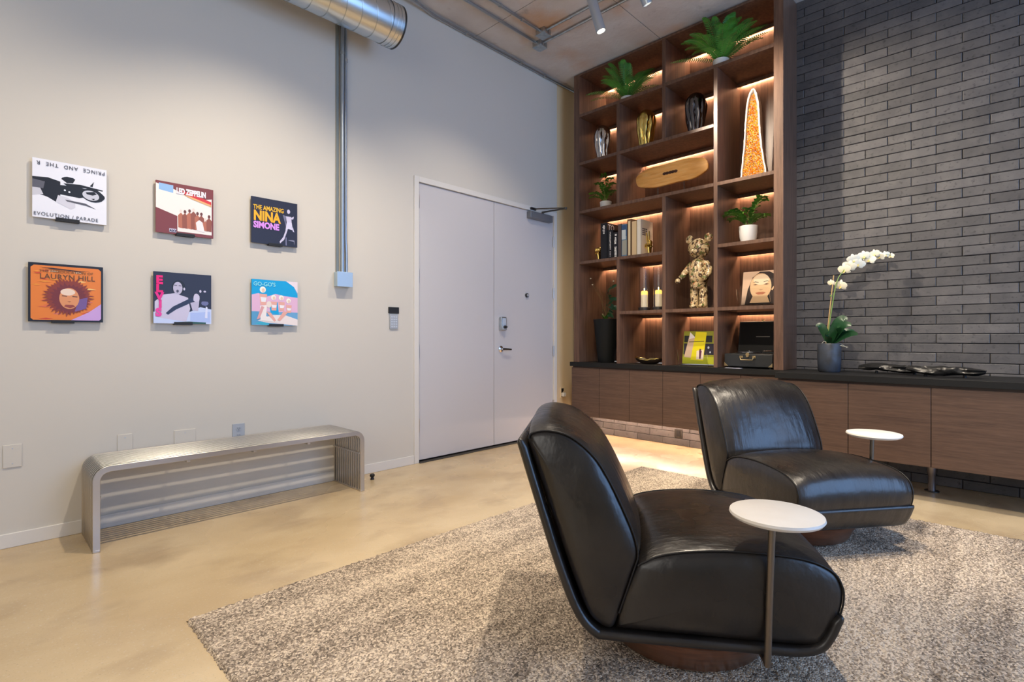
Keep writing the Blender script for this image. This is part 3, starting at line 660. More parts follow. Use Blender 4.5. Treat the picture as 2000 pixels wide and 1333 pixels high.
# ------------------------------------------------------------------ vases
def vase(label, loc, mat, hh, R, seed):
    t = thing('vase', label, 'vase', loc); n = 96; rr = random.Random(seed); ph = [rr.uniform(0, 6) for _ in range(4)]
    prof = [(0, 0), (.52, 0), (.60, .03), (.66, .10), (.76, .25), (.88, .42), (.97, .58), (1.0, .70), (.96, .79), (.83, .88), (.62, .945), (.35, .985), (.16, 1.0), (.10, 1.0), (0, .98)]
    pr = []
    for i in range(len(prof) - 1):
        for k in range(4): s_ = k / 4; pr.append((prof[i][0] * (1 - s_) + prof[i + 1][0] * s_, prof[i][1] * (1 - s_) + prof[i + 1][1] * s_))
    pr.append(prof[-1])
    def mod(a, z):
        u = z / hh; e = min(1, max(0, (.93 - u) / .25)) * min(1, u / .03 + .3)
        return 1 + e * (.22 * (abs(cos(4.5 * a + ph[0] + .3 * sin(7 * u + ph[1]))) ** .7 - .6) + .07 * sin(5 * a + 9 * u + ph[2]) * (.5 + .5 * sin(11 * u + 3 * a + ph[3])))
    MB().lathe([(r * R, z * hh) for r, z in pr], n, mod=mod).build('vase_body', mat, t, smooth=70)
vase('polished silver melted-drip vase in the left niche', (-.18, -.482, H2 + T), m_silver, .400, .092, 1)
vase('polished gold melted-drip vase between the silver and the dark one', (-.18, -1.016, H2 + T), m_gold, .412, .095, 2)
vase('dark gunmetal melted-drip vase, rightmost of the three vases', (-.18, -1.548, H2 + T), m_gun, .412, .096, 3)

# ------------------------------------------------------------------ citrine geode
t = thing('citrine_geode', 'tall orange crystal geode with a white rim in the right-hand niche', 'geode', (-.16, -2.075, H3 + T))
ol = [(-.118, 0), (-.112, .08), (-.100, .20), (-.088, .32), (-.080, .44), (-.074, .56), (-.064, .68), (-.046, .77), (-.018, .825), (.008, .825), (.030, .775), (.046, .68), (.054, .56), (.062, .42), (.076, .28), (.096, .14), (.112, .05), (.118, 0)]
ol = [(-a, b_) for a, b_ in ol][::-1]
rr = random.Random(4)
olr = []
for i in range(len(ol) - 1):
    for k in range(4):
        s_ = k / 4; a = ol[i][0] * (1 - s_) + ol[i + 1][0] * s_; z = ol[i][1] * (1 - s_) + ol[i + 1][1] * s_
        olr.append((a + rr.uniform(-.002, .002), max(.001, z + rr.uniform(-.002, .002))))
olr.append(ol[-1])
def inset(pl, d):
    cx = 0; out = []
    for a, z in pl:
        f = 1 - d / max(.02, abs(a)) if abs(a) > d else 0
        out.append((a * f, d * .8 + z * (1 - 2.0 * d / .825)))
    return out
m_rim = M('geode_rim', (.78, .72, .66), .6, bump=[(80, one, .5, .004)]); m_rock = M('geode_rock', (.28, .22, .17), .8, bump=[(30, one, .8, .01)])
m_cit = M('citrine', (.92, .36, .02), .18, var=[((.95, .62, .10), 24, one, .45, .65, 2), ((.55, .12, .01), 13, one, .55, .75, 2)], spec=.8, emit=None)
A_ = olr; B_ = inset(olr, .013); C_ = inset(olr, .020)
MB().loft([[(.13, a * .55, max(0, z * .93)) for a, z in A_], [(.07, a * .95, z * .985) for a, z in A_], [(.01, a, z) for a, z in A_]], cap=True).build('rock_shell', m_rock, t, smooth=60)
MB().loft([[(.01, a, z) for a, z in A_], [(-.004, a * .99, z * .998) for a, z in A_], [(-.004, a, z) for a, z in B_], [(.03, a, z) for a, z in C_]], cap=False).build('rim', m_rim, t, smooth=60)
cb_ = MB(); cb_.add([(.012, a, z) for a, z in C_], [tuple(range(len(C_)))], m_cit)
def inside(a, z):
    r = [p for p in C_]; c = False
    for i in range(len(r)):
        (x1, y1), (x2, y2) = r[i], r[i - 1]
        if (y1 > z) != (y2 > z) and a < (x2 - x1) * (z - y1) / (y2 - y1) + x1: c = not c
    return c
for z in np.arange(.019, .81, .0105):
    for a in np.arange(-.11, .11, .0105):
        a2, z2 = a + rr.uniform(-.004, .004), z + rr.uniform(-.004, .004)
        if not inside(a2, z2): continue
        s_ = rr.uniform(.005, .0095); hgt = rr.uniform(.008, .02); n = 5; ta, tz = rr.uniform(-.006, .006), rr.uniform(-.006, .006); r0 = rr.uniform(0, 6)
        base = [(.012, a2 + s_ * cos(r0 + 2 * pi * k / n), z2 + s_ * sin(r0 + 2 * pi * k / n)) for k in range(n)]
        cb_.add(base + [(.012 - hgt, a2 + ta, z2 + tz)], [(k, (k + 1) % n, n) for k in range(n)], m_cit)
o = cb_.build('crystals', None, t); o['kind'] = 'stuff'; o['label'] = 'orange crystals'

# ------------------------------------------------------------------ wood slice on stand
t = thing('wood_slice', 'long oval slice of honey-coloured wood standing on a grey plinth', 'wood slice', (-.17, -1.285, H3 + T))
rr = random.Random(9); n = 72; ring = []
for k in range(n):
    a = 2 * pi * k / n; rx, rz_ = .385, .112
    x = rx * (abs(cos(a)) ** .85) * (1 if cos(a) > 0 else -1); z = rz_ * (abs(sin(a)) ** .8) * (1 if sin(a) > 0 else -1)
    z += .006 * sin(3 * a) + .004 * sin(7 * a + 1); x += .004 * sin(5 * a)
    ring.append((x, .235 + z + .03 * (-x / .385) * 0))
m_slice = M('honey_wood', (.88, .47, .14), .4, var=[((.74, .34, .08), 5, (1, 1, 7), .35, .65, 5), ((.82, .50, .20), 9, (1, 1, 5), .5, .8, 3)])
MB().loft([[(-.016, y * .985, .235 + (z - .235) * .97) for y, z in ring], [(-.012, y, z) for y, z in ring], [(.012, y, z) for y, z in ring], [(.016, y * .985, .235 + (z - .235) * .97) for y, z in ring]]).build('slice', m_slice, t, smooth=50)
bk = MB()
for i in range(5): bk.prism(blob((i - 2) * .030, .243, .021, .0145, 14, 0, .08, i), 'x', -.0185, -.015)
bk.build('knot_inlay', M('dark_knot', (.06, .022, .012), .5), t)
for y in (-.14, .14): MB().tube([(0, y, .02), (0, y, .135)], .004, 8).build('pin', m_dark, t, smooth=60)
MB().box(-.05, .05, -.27, .27, 0, .026).build('plinth', M('grey_plinth', (.16, .15, .15), .5), t, bevel=.002)

# ------------------------------------------------------------------ books
ZB = H5 + T
BOOKS = [  # y0, thickness, height, colour, label, spine bits
    (-.492, .084, .405, srgb(24, 24, 28), 'tall thick black book with white lettering, leftmost in the row', 'TO'),
    (-.580, .072, .318, srgb(20, 20, 24), 'shorter black book with thin white lettering down its spine', 'MUSIC BOOK'),
    (-.655, .056, .285, srgb(34, 32, 36), 'lowest black book with bold white lettering on its spine', 'ALL STORIES'),
    (-.714, .040, .365, srgb(92, 80, 78), 'grey-brown book between the black books and the blue one', ''),
    (-.757, .068, .355, srgb(105, 135, 160), 'blue and pale picture-spine book in the middle of the row', ''),
    (-.828, .050, .398, srgb(110, 76, 46), 'tall brown book with a cream label strip on its spine', 'AMERICA'),
    (-.881, .058, .368, srgb(225, 196, 150), 'cream book right of the tall brown one', ''),
    (-.942, .046, .380, srgb(238, 230, 215), 'white book at the right end, beside the gold hand', '')]
for (y0, th, hh, c, lab, sp) in BOOKS:
    t = thing('book', lab, 'book', (-.235, y0 - th / 2, ZB), group='books in a row on the bookcase shelf'); dp = .24; mc = pm(c, .35)
    MB().box(0, dp, -th / 2, -th / 2 + .003, 0, hh).box(0, dp, th / 2 - .003, th / 2, 0, hh).box(0, .004, -th / 2, th / 2, 0, hh).build('cover', mc, t, bevel=.001)
    MB().box(.004, dp - .006, -th / 2 + .003, th / 2 - .003, .004, hh - .004).build('pages', pm(srgb(225, 215, 195)), t)
    wht = pm(srgb(235, 232, 225))
    rq = random.Random(int(-y0 * 1000))
    def marks(z_top, z_bot, wd_, mat_, big=.010):          # lettering too small to read in the photograph: short worn strokes
        bb = MB(); z = z_top
        while z > z_bot:
            hgt = rq.uniform(.004, big)
            if rq.random() > .14: bb.box(-.0008, 0, -wd_ / 2 + rq.uniform(0, wd_ * .25), wd_ / 2 - rq.uniform(0, wd_ * .25), z - hgt, z)
            z -= hgt + rq.uniform(.002, .005)
        bb.build('spine_print', mat_, t)['kind'] = 'stuff'
    if sp == 'TO':
        text('TO', .085, wht, t, (.018, -th / 2 - .0006, hh - .075), rot=(radians(90), 0, 0), bold=.001); marks(hh - .025, hh - .115, .034, wht, .014)
    elif sp == 'MUSIC BOOK': marks(hh - .02, .11, .016, wht); marks(.09, .03, .008, wht, .03)
    elif sp == 'ALL STORIES': marks(hh - .02, .01, .030, wht, .022)
    elif sp == 'AMERICA': MB().box(-.0008, .0, -.012, .014, .02, hh - .02).build('spine_label', pm(srgb(232, 214, 172)), t)
    if abs(y0 + .757) < .001:
        MB().box(-.0008, 0, -.030, .030, hh - .13, hh - .01).build('spine_print', pm(srgb(60, 90, 130)), t)
        MB().box(-.0012, 0, -.018, .030, hh - .16, hh - .06).build('spine_print', pm(srgb(205, 215, 215)), t)
        MB().box(-.0008, 0, -.030, .026, .03, hh - .17).build('spine_print', pm(srgb(165, 165, 150)), t)
    if abs(y0 + .942) < .001:
        bb = MB()
        for i in range(3):
            for j in range(4): bb.box(.03 + i * .035, .055 + i * .035, -th / 2 - .001, -th / 2, hh - .10 - j * .02, hh - .088 - j * .02)
        bb.build('cover_print', pm(srgb(70, 65, 70)), t)
def hand(label, loc, fingers, m=m_gold, rz=0, plate_=1):
    """gold hand bookend: palm, thumb and four fingers in one cast piece on an L plate"""
    t = thing('hand_bookend', label, 'bookend', loc, rz)
    me = bpy.data.meshes.new('hand'); V = []; E_ = []; Rr = []
    def chain(start, pts, rad):
        prev = start
        for p, r in zip(pts, rad): V.append(p); Rr.append(r); E_.append((prev, len(V) - 1)); prev = len(V) - 1
        return prev
    V.append((0, 0, 0)); Rr.append((.026, .019)); 
    a = chain(0, [(0, 0, .035), (0, 0, .075), (0, 0, .11)], [(.025, .018), (.034, .018), (.036, .017)])
    for (y, L, bend) in fingers[:4]:
        if bend: pts = [(-.004, y, .135), (-.030, y, .140), (-.036, y, .118), (-.024, y, .10)]; rd = [(.0105, .0105)] * 4
        else: pts = [(0, y, .14), (0, y * 1.25, .14 + L * .5), (0, y * 1.45, .14 + L)]; rd = [(.0105, .0105), (.0095, .0095), (.0075, .0075)]
        chain(a, pts, rd)
    if fingers[4]: chain(2, [(-.012, .040, .085), (-.026, .030, .105), (-.036, .012, .115)], [(.012, .012), (.0105, .0105), (.009, .009)])
    else: chain(2, [(-.008, .045, .090), (-.012, .062, .115), (-.014, .068, .14)], [(.012, .012), (.0105, .0105), (.009, .009)])
    me.from_pydata(V, E_, []); o = bpy.data.objects.new('hand', me); COL.objects.link(o); o.parent = t; o.location = (0, 0, .006)
    sk_ = o.modifiers.new('skin', 'SKIN'); su = o.modifiers.new('sub', 'SUBSURF'); su.levels = su.render_levels = 2
    if not me.skin_vertices: me.skin_vertices.new() if hasattr(me.skin_vertices, 'new') else None
    bpy.context.view_layer.objects.active = o
    if not me.skin_vertices: bpy.ops.mesh.customdata_skin_add()
    for i, r in enumerate(Rr):
        me.skin_vertices[0].data[i].radius = r; me.skin_vertices[0].data[i].use_root = (i == 0)
    me.materials.append(m); sk_.use_smooth_shade = True
    MB().box(-.05, .05, -.035, .040, 0, .006).build('plate', m, t, bevel=.001)
    return t
hand('gold hand bookend making a victory sign, right of the white book', (-.17, -1.050, ZB), [(.024, .10, 0), (.004, .112, 0), (-.012, .09, 1), (-.028, .07, 1), 1])
hand('low gold fist bookend left of the tall black book', (-.18, -.435, ZB), [(.024, .10, 1), (.006, .112, 1), (-.012, .09, 1), (-.028, .07, 1), 1])

# ------------------------------------------------------------------ bear figure (generic, patterned)
m_camo = M('patterned_vinyl', (.58, .42, .22), .25, var=[((.08, .045, .025), 34, (1, 1.4, .7), .50, .56, 3), ((.85, .70, .45), 40, one, .56, .62, 3), ((.12, .14, .04), 26, one, .60, .65, 3), ((.55, .15, .05), 38, one, .65, .68, 2)])
t = thing('bear_figure', 'standing bear figure covered in a brown, gold and green mottled pattern', 'figure', (-.19, -1.585, H6 + T))
def ell(b, c, r, n=20, m_=12, mod=None):
    rings = []
    for i in range(m_ + 1):
        a = -pi / 2 + pi * i / m_; rings.append([(c[0] + r[0] * max(.02, cos(a)) * cos(2 * pi * k / n), c[1] + r[1] * max(.02, cos(a)) * sin(2 * pi * k / n), c[2] + r[2] * sin(a)) for k in range(n)])
    return b.loft(rings)
ell(MB(), (0, 0, .575), (.095, .102, .098)).build('head', m_camo, t, smooth=70)
ell(MB(), (-.085, 0, .540), (.036, .048, .034)).build('muzzle', m_camo, t, smooth=70)
for s_ in (-1, 1): ell(MB(), (0, .092 * s_, .668), (.022, .042, .042)).build('ear', m_camo, t, smooth=70)
MB().lathe([(0, .225), (.055, .228), (.080, .26), (.092, .31), (.088, .38), (.072, .445), (.045, .478), (0, .480)], 28).build('torso', m_camo, t, smooth=70)
MB().lathe([(0, .19), (.062, .19), (.078, .215), (.078, .245), (0, .25)], 28).build('hip', m_camo, t, smooth=60)
for s_ in (-1, 1):
    MB().lathe([(0, 0), (.036, 0), (.040, .015), (.038, .09), (.040, .15), (.034, .205), (0, .208)], 20, (0, .044 * s_, 0)).build('leg', m_camo, t, smooth=50)
    ell(MB(), (-.022, .044 * s_, .026), (.050, .036, .0255)).build('foot', m_camo, t, smooth=60)
MB().tube([(0, .066, .435), (-.01, .110, .38), (-.03, .150, .325), (-.045, .170, .300)], [.030, .032, .028, .018], 16).build('arm', m_camo, t, smooth=70)
ell(MB(), (-.055, .190, .275), (.024, .026, .026)).build('paw', m_camo, t, smooth=70)
MB().tube([(0, -.066, .435), (-.01, -.105, .38), (-.04, -.110, .325), (-.065, -.10, .30)], [.030, .032, .028, .020], 16).build('arm', m_camo, t, smooth=70)
ell(MB(), (-.085, -.092, .285), (.025, .026, .026)).build('paw', m_camo, t, smooth=70)

# ------------------------------------------------------------------ candles in glass cylinders
m_wax = M('candle_wax', (.98, .88, .66), .5, emit=((1, .74, .42), .32)); m_glow = M('lit_wax', (.9, .6, .2), .5, emit=((1, .52, .10), 1.6)); m_flame = M('candle_glow', (1, .7, .2), .5, emit=((1, .60, .18), 26))  # emission of both waxes stands in for flame light glowing through
for i, (y, lab) in enumerate(((-1.008, 'pillar candle in a tall glass cylinder, left of the pair'), (-1.168, 'pillar candle in a tall glass cylinder, right of the pair'))):
    t = thing('candle_holder', lab, 'candle', (-.20, y, H6 + T), group='candles in glass cylinders')
    MB().lathe([(0, 0), (.058, 0), (.060, .008), (.060, .034), (.052, .038), (0, .038)], 28).build('base', m_dark, t, smooth=40)
    MB().lathe([(.0, .039), (.033, .039), (.033, .195), (.029, .20), (0, .196)], 24).build('candle', m_wax, t, smooth=40)
    MB().lathe([(0, .165), (.0335, .165), (.0335, .198), (.026, .206), (0, .201)], 24).build('flame_lit_top', m_glow, t, smooth=40)
    ell(MB(), (0, 0, .222), (.005, .005, .014), 10, 8).build('flame', m_flame, t, smooth=80)
    MB().lathe([(.0525, .036), (.0525, .44), (.0500, .44), (.0500, .036)], 40, cap=False).build('glass_cylinder', m_glass, t, smooth=60)

# ------------------------------------------------------------------ tall black pot with twigs
t = thing('tall_planter', 'tall tapered black planter with twigs and green shoots in the lower left niche', 'plant', (-.19, -.535, zo))
MB().lathe([(0, 0), (.085, 0), (.092, .02), (.138, .455), (.140, .470), (.128, .470), (.124, .44), (0, .44)], 40).build('pot', M('charcoal_pot', (.007, .008, .008), .6, spec=.3), t, smooth=40)
MB().lathe([(0, .442), (.125, .442)], 24, cap=False).build('soil', m_soil, t)
rr = random.Random(12)
for i in range(7):
    az = rr.uniform(0, 6.28); L = rr.uniform(.03, .12); hh = rr.uniform(.15, .48)
    MB().tube([(L * cos(az) * (k / 6) + .008 * sin(k * 1.7 + i), L * sin(az) * (k / 6) + .008 * cos(k * 2.1 + i), .44 + hh * k / 6) for k in range(7)], [.004 - .0004 * k for k in range(7)], 6).build('twig', m_dry, t, smooth=60)
for i in range(9):
    az = i * .72; L = rr.uniform(.03, .075); hh = rr.uniform(.06, .13); b = MB(); d = Vector((cos(az), sin(az), 0)); sd = Vector((-sin(az), cos(az), 0)) * .010
    P = [d * (.01 + L * (k / 4) ** 1.3) + Vector((0, 0, .44 + hh * sin(k / 4 * 1.7))) for k in range(5)]; wd = [.6, 1.1, 1.2, .8, .05]
    vs = [];
    for k in range(5): vs += [P[k] - sd * wd[k], P[k] + Vector((0, 0, -.003)), P[k] + sd * wd[k]]
    b.add(vs, [(3 * k + j, 3 * k + j + 1, 3 * k + j + 4, 3 * k + j + 3) for k in range(4) for j in range(2)]); b.build('leaf', m_leaf2, t, smooth=60)

rr = random.Random(31)
for i in range(16):
    az = radians(rr.uniform(190, 300)); L = rr.uniform(.04, .15); z0_ = .50 + rr.uniform(0, .30); b = MB(); d = Vector((cos(az), sin(az), rr.uniform(-.2, .6))).normalized(); sd = d.cross(Vector((-1, .3, .2))).normalized() * rr.uniform(.012, .020)
    o_ = Vector((rr.uniform(-.03, .03), rr.uniform(-.05, .02), z0_)); P = [o_ + d * L * k / 4 - Vector((0, 0, .01 * k * k / 8)) for k in range(5)]; wd = [.3, 1, 1.1, .7, .05]; vs = []
    for k in range(5): vs += [P[k] - sd * wd[k], P[k] + Vector((-.003, 0, 0)), P[k] + sd * wd[k]]
    b.add(vs, [(3 * k + j, 3 * k + j + 1, 3 * k + j + 4, 3 * k + j + 3) for k in range(4) for j in range(2)]); b.build('leaf', m_dleaf, t, smooth=60)
for y_, z_ in ((.20, .93), (.175, .86), (-.10, .88)):
    MB().tube([(0, -.02, .46), (-.01, y_ * .4, .46 + (z_ - .46) * .6), (-.01, y_, z_)], [.003, .0025, .0015], 6).build('twig', m_dry, t, smooth=60)
    ell(MB(), (-.01, y_, z_), (.008, .010, .007), 10, 6).build('bud', M('pale_bud', (.7, .68, .55), .5), t, smooth=80)

# gold rimmed bowl
t = thing('gold_rim_bowl', 'shallow dark bowl with a jagged gold rim on the worktop under the candles', 'bowl', (-.18, -1.050, zo))
rr = random.Random(2); n = 40; jag = [rr.uniform(-.006, .008) for _ in range(n)]
def bring(fx, fy, z, j=0): return [(fx * cos(2 * pi * k / n), fy * sin(2 * pi * k / n), z + .018 * abs(sin(2 * pi * k / n)) ** 3 * (z / .045) + jag[k] * j) for k in range(n)]
MB().loft([bring(.03, .06, 0), bring(.05, .10, .008), bring(.066, .145, .028), bring(.072, .158, .045, 1), bring(.066, .150, .045, 1), bring(.055, .13, .026), bring(.03, .08, .012)]).build('bowl', M('burnt_wood', (.03, .018, .012), .4), t, smooth=60)
MB().loft([bring(.0725, .1585, .0452, 1), bring(.0725, .1585, .050, 1), bring(.0675, .1515, .050, 1), bring(.0655, .1495, .0452, 1)], cap=False).build('gilt_rim', m_gold, t, smooth=60)

# ------------------------------------------------------------------ records on acrylic stands
def stand_record(name, label, slab, loc, w_, polys, edge, tilt=14, extra=None):
    st = thing('acrylic_stand', slab, 'display stand', loc)
    tl = radians(tilt)
    MB().box(-.07, .10, -w_ * .36, w_ * .52, 0, .004).build('base', m_acryl, st)
    MB().add([(-.07, -w_ * .36, .004), (-.07, w_ * .56, .004), (-.115, w_ * .56, .155), (-.115, -w_ * .36, .155), (-.066, -w_ * .36, .004), (-.066, w_ * .56, .004), (-.111, w_ * .56, .155), (-.111, -w_ * .36, .155)],
             [(0, 1, 2, 3), (7, 6, 5, 4), (0, 4, 5, 1), (1, 5, 6, 2), (2, 6, 7, 3), (3, 7, 4, 0)]).build('front_lip', m_acryl, st)
    t = bpy.data.objects.new(name, None); COL.objects.link(t); tag(t, label, 'record cover')
    t.location = (loc[0] - .045, loc[1] + w_ / 2, loc[2] + .020); t.rotation_euler = (radians(0), 0, 0)
    # local: x' along -y world, up tilted back
    R = Matrix(((0, 0, 0), (0, 0, 0), (0, 0, 0)))
    ex = Vector((0, -1, 0)); ez = Vector((sin(tl), 0, cos(tl))); ey = ez.cross(ex)
    t.rotation_mode = 'QUATERNION'; t.rotation_quaternion = Matrix((ex, ey, ez)).transposed().to_quaternion()
    MB().box(0, w_, 0, .006, 0, w_).build('sleeve', pm(edge), t, bevel=.001)
    b = MB()
    for i, (pl, c) in enumerate(polys): b.add([(u * w_, -.0002 - .0001 * i, v * w_) for u, v in pl], [tuple(range(len(pl)))], pm(c))
    b.build('sleeve_print', None, t); return t
fs = srgb(232, 190, 145); fd = srgb(45, 28, 22)
stand_record('record_cover', 'record cover with a close-up of a woman\'s face, on the lower right shelf', 'clear acrylic stand holding the record cover with a face',
             (-.16, -2.135, H6 + T), .30,
             [(sq, srgb(225, 190, 160)), ([(.10, .0), (.16, .45), (.28, .82), (.48, .98), (.74, .97), (1, .82), (1, 0)], fd), ([(.24, .05), (.80, .04), (.70, .30), (.34, .32)], fs),
              (blob(.52, .53, .30, .40, 26, .05), fs), (blob(.53, .74, .22, .16, 18), srgb(245, 218, 185)), ([(.28, .66), (.36, .69), (.46, .67), (.46, .655), (.36, .67)], fd), ([(.60, .67), (.70, .70), (.78, .66), (.70, .68), (.60, .655)], fd),
              ([(.30, .59), (.37, .61), (.45, .59), (.37, .575)], srgb(90, 55, 40)), ([(.60, .59), (.68, .615), (.76, .59), (.68, .575)], srgb(90, 55, 40)), ([(.47, .44), (.60, .44), (.535, .42)], srgb(175, 115, 80)),
              ([(.38, .34), (.47, .365), (.60, .365), (.68, .34), (.60, .29), (.46, .29)], srgb(180, 105, 75)), ([(.86, .40), (.92, .52), (.88, .52), (.82, .42)], fs)], srgb(200, 180, 160), 10)
yl = srgb(205, 190, 30)
stand_record('record_cover', 'olive and yellow record cover with dark photographs, on the bottom shelf', 'clear acrylic stand holding the olive and yellow record cover', (-.17, -1.585, zo), .315,
             [(sq, srgb(140, 140, 40)), ([(0, 0), (1, 0), (1, .22), (0, .22)], srgb(175, 178, 40)), ([(.02, .28), (.98, .28), (.98, .62), (.02, .62)], srgb(40, 36, 50)), ([(.02, .66), (.9, .66), (.9, .86), (.02, .86)], srgb(32, 34, 34)),
              ([(.20, .97), (.36, .80), (.30, .18), (.05, .20)], srgb(205, 175, 150)), ([(.20, .97), (.38, .80), (.18, .76)], srgb(235, 225, 225)), ([(.38, .98), (.72, .96), (.66, .10), (.26, .12)], srgb(228, 212, 20)),
              ([(.44, .14), (.66, .14), (.66, .44), (.44, .40)], srgb(240, 220, 200)), ([(.53, .16), (.58, .16), (.60, .40), (.52, .40)], srgb(90, 30, 70)), (blob(.55, .42, .03, .04, 8), srgb(90, 30, 70)), ([(.18, .68), (.66, .70), (.66, .68), (.18, .66)], srgb(90, 80, 30)),
              (blob(.80, .50, .03, .04, 8), srgb(190, 195, 205)), (blob(.86, .36, .025, .03, 8), srgb(190, 195, 205))], srgb(150, 150, 60), 8)

# ------------------------------------------------------------------ portable record player
t = thing('record_player', 'open black suitcase record player with brass fittings on the bottom shelf', 'record player', (-.10, -2.065, zo))
m_vinylb = M('black_leatherette', (.02, .022, .024), .5, bump=[(200, one, .3, .002)]); m_brass = M('brass', (.62, .48, .26), .3, 1)
MB().box(-.17, .14, -.205, .205, .012, .125).build('case', m_vinylb, t, bevel=.006)
for sx in (-.14, .11):
    for sy in (-.18, .18): MB().lathe([(0, 0), (.014, 0), (.012, .013), (0, .013)], 12, (sx, sy, 0)).build('foot', m_blackm, t)
li = MB().box(-.0, .055, -.205, .205, 0, .30).build('lid', m_vinylb, t, bevel=.006); li.location = (.135, 0, .127); li.rotation_euler = (0, radians(10), 0)
MB().box(-.002, 0, -.19, .19, .015, .285).build('lid_lining', m_blackp, li)
MB().box(-.0035, -.002, -.075, .045, .150, .158).build('name_badge', M('badge', (.25, .23, .2), .4, .6), li)
MB().tube([(.02, 0, .302), (.02, 0, .318)], .012, 12).build('catch', m_brass, li, smooth=40)
MB().box(-.165, .135, -.2, .2, .124, .128).build('deck', m_blackm, t, bevel=.001)
MB().lathe([(0, .128), (.105, .128), (.105, .138), (.0, .138)], 48, (0, .05, 0)).build('platter', m_blackm, t, smooth=40)
MB().lathe([(.098, .138), (.106, .138), (.106, .141), (.098, .141)], 48, (0, .05, 0), cap=False).build('platter_ring', m_chrome, t, smooth=40)
MB().tube([(0, .05, .138), (0, .05, .155)], .003, 8).build('spindle', m_chrome, t)
MB().tube([(.10, -.15, .150), (-.02, -.145, .152), (-.08, -.10, .150)], .006, 10).lathe([(0, .128), (.020, .128), (.018, .158), (0, .158)], 20, (.10, -.15, 0)).build('tonearm', m_chrome, t, smooth=50)
for sy in (-.187, .187):
    for sz in (.016,):
        MB().add([(-.173, sy - .018, sz), (-.173, sy + .018, sz), (-.173, sy + (.018 if sy > 0 else -.018), sz + .034), (-.169, sy - .018, sz), (-.169, sy + .018, sz), (-.169, sy + (.018 if sy > 0 else -.018), sz + .034)],
                 [(0, 1, 2), (5, 4, 3), (0, 3, 4, 1), (1, 4, 5, 2), (2, 5, 3, 0)]).build('corner_guard', m_brass, t)
MB().tube([(-.172, .055, .100), (-.195, .055, .094), (-.197, .050, .075), (-.197, -.050, .075), (-.195, -.055, .094), (-.172, -.055, .100)], .005, 10).build('handle', m_brass, t, smooth=60)
for sy in (-.055, .055): MB().box(-.176, -.170, sy - .014, sy + .014, .088, .110).build('handle_mount', m_brass, t, bevel=.001)
MB().tube([(-.178, 0, .122), (-.170, 0, .122)], .016, 16).box(-.182, -.172, -.010, .010, .100, .122).build('clasp', m_brass, t, smooth=40)
t = thing('paper_card', 'small white card lying on the shelf in front of the record player', 'card', (-.315, -1.955, zo))
MB().box(-.025, .02, -.075, .065, 0, .0015).build('card', pm(srgb(220, 220, 235)), t)

# ------------------------------------------------------------------ orchid
ZW = .8305
t = thing('potted_orchid', 'white orchid with one arching flower stem in a dark blue-grey pot on the worktop', 'plant', (-.30, -2.70, ZW))
MB().lathe([(0, 0), (.068, 0), (.078, .012), (.0815, .10), (.0815, .215), (.077, .225), (.071, .222), (.071, .19), (0, .19)], 40).build('pot', M('slate_pot', (.045, .055, .075), .45, var=[((.03, .03, .03), 14, one, .4, .7, 4)], bump=[(40, one, .3, .004)]), t, smooth=40)
MB().lathe([(0, .195), (.071, .195)], 24, cap=False).build('bark', m_soil, t)
DR_ = Vector((.48, -.88, 0))                        # direction of the arch as the picture shows it
stk_top = Vector((.01, -.045, .88 - .09))
P = [Vector((-.0, .02, .20)), Vector((.005, -.01, .45)), Vector((.01, -.03, .60)), Vector((.01, -.045, .69))]
arcp = [(.0, .69), (.02, .745), (.055, .80), (.10, .845), (.16, .875), (.23, .895), (.30, .905), (.37, .905)]
base = Vector((.01, -.045, 0)); P2 = [base + DR_ * a + Vector((0, 0, z)) for a, z in arcp]
MB().tube(P + P2[1:], [.0042] * 4 + [.0035 - .0003 * k for k in range(7)], 8).build('flower_stem', m_stem, t, smooth=60)
MB().tube([(0, .025, .19), (.008, -.03, .76)], .0042, 8).build('support_stake', M('bamboo', (.52, .33, .13), .6), t, smooth=60)
MB().lathe([(0, -.006), (.008, -.006), (.008, .006), (0, .006)], 10, (.004, -.012, .60)).build('stem_clip', m_stem, t)
m_petal = M('orchid_petal', (.86, .82, .66), .45); m_lip = M('orchid_lip', (.80, .62, .20), .5)
def flower(pos, face, up, s_):
    face = Vector(face).normalized(); sd = Vector(up).cross(face).normalized(); u_ = face.cross(sd); b = MB()
    def petal(ang, L, wd, mat, cup=.2):
        d = sd * cos(ang) + u_ * sin(ang); q = sd * -sin(ang) + u_ * cos(ang); vs = []; n = 5
        for k in range(n + 1):
            f = k / n; wv = wd * sin(pi * min(.98, f * .9 + .06)) ** .7
            c = pos + d * L * f - face * (L * cup * f * f) ; vs += [c - q * wv - face * .08 * wd, c + face * .06 * L * sin(pi * f), c + q * wv - face * .08 * wd]
        b.add(vs, [(3 * k + j, 3 * k + j + 1, 3 * k + j + 4, 3 * k + j + 3) for k in range(n) for j in range(2)], mat)
    for ang in (90, 210, 330): petal(radians(ang), .036 * s_, .012 * s_, m_petal)
    for ang in (15, 165): petal(radians(ang), .040 * s_, .021 * s_, m_petal, .05)
    petal(radians(270), .018 * s_, .007 * s_, m_lip, -.5)
    b.build('flower', None, t, smooth=80)
rr = random.Random(8)
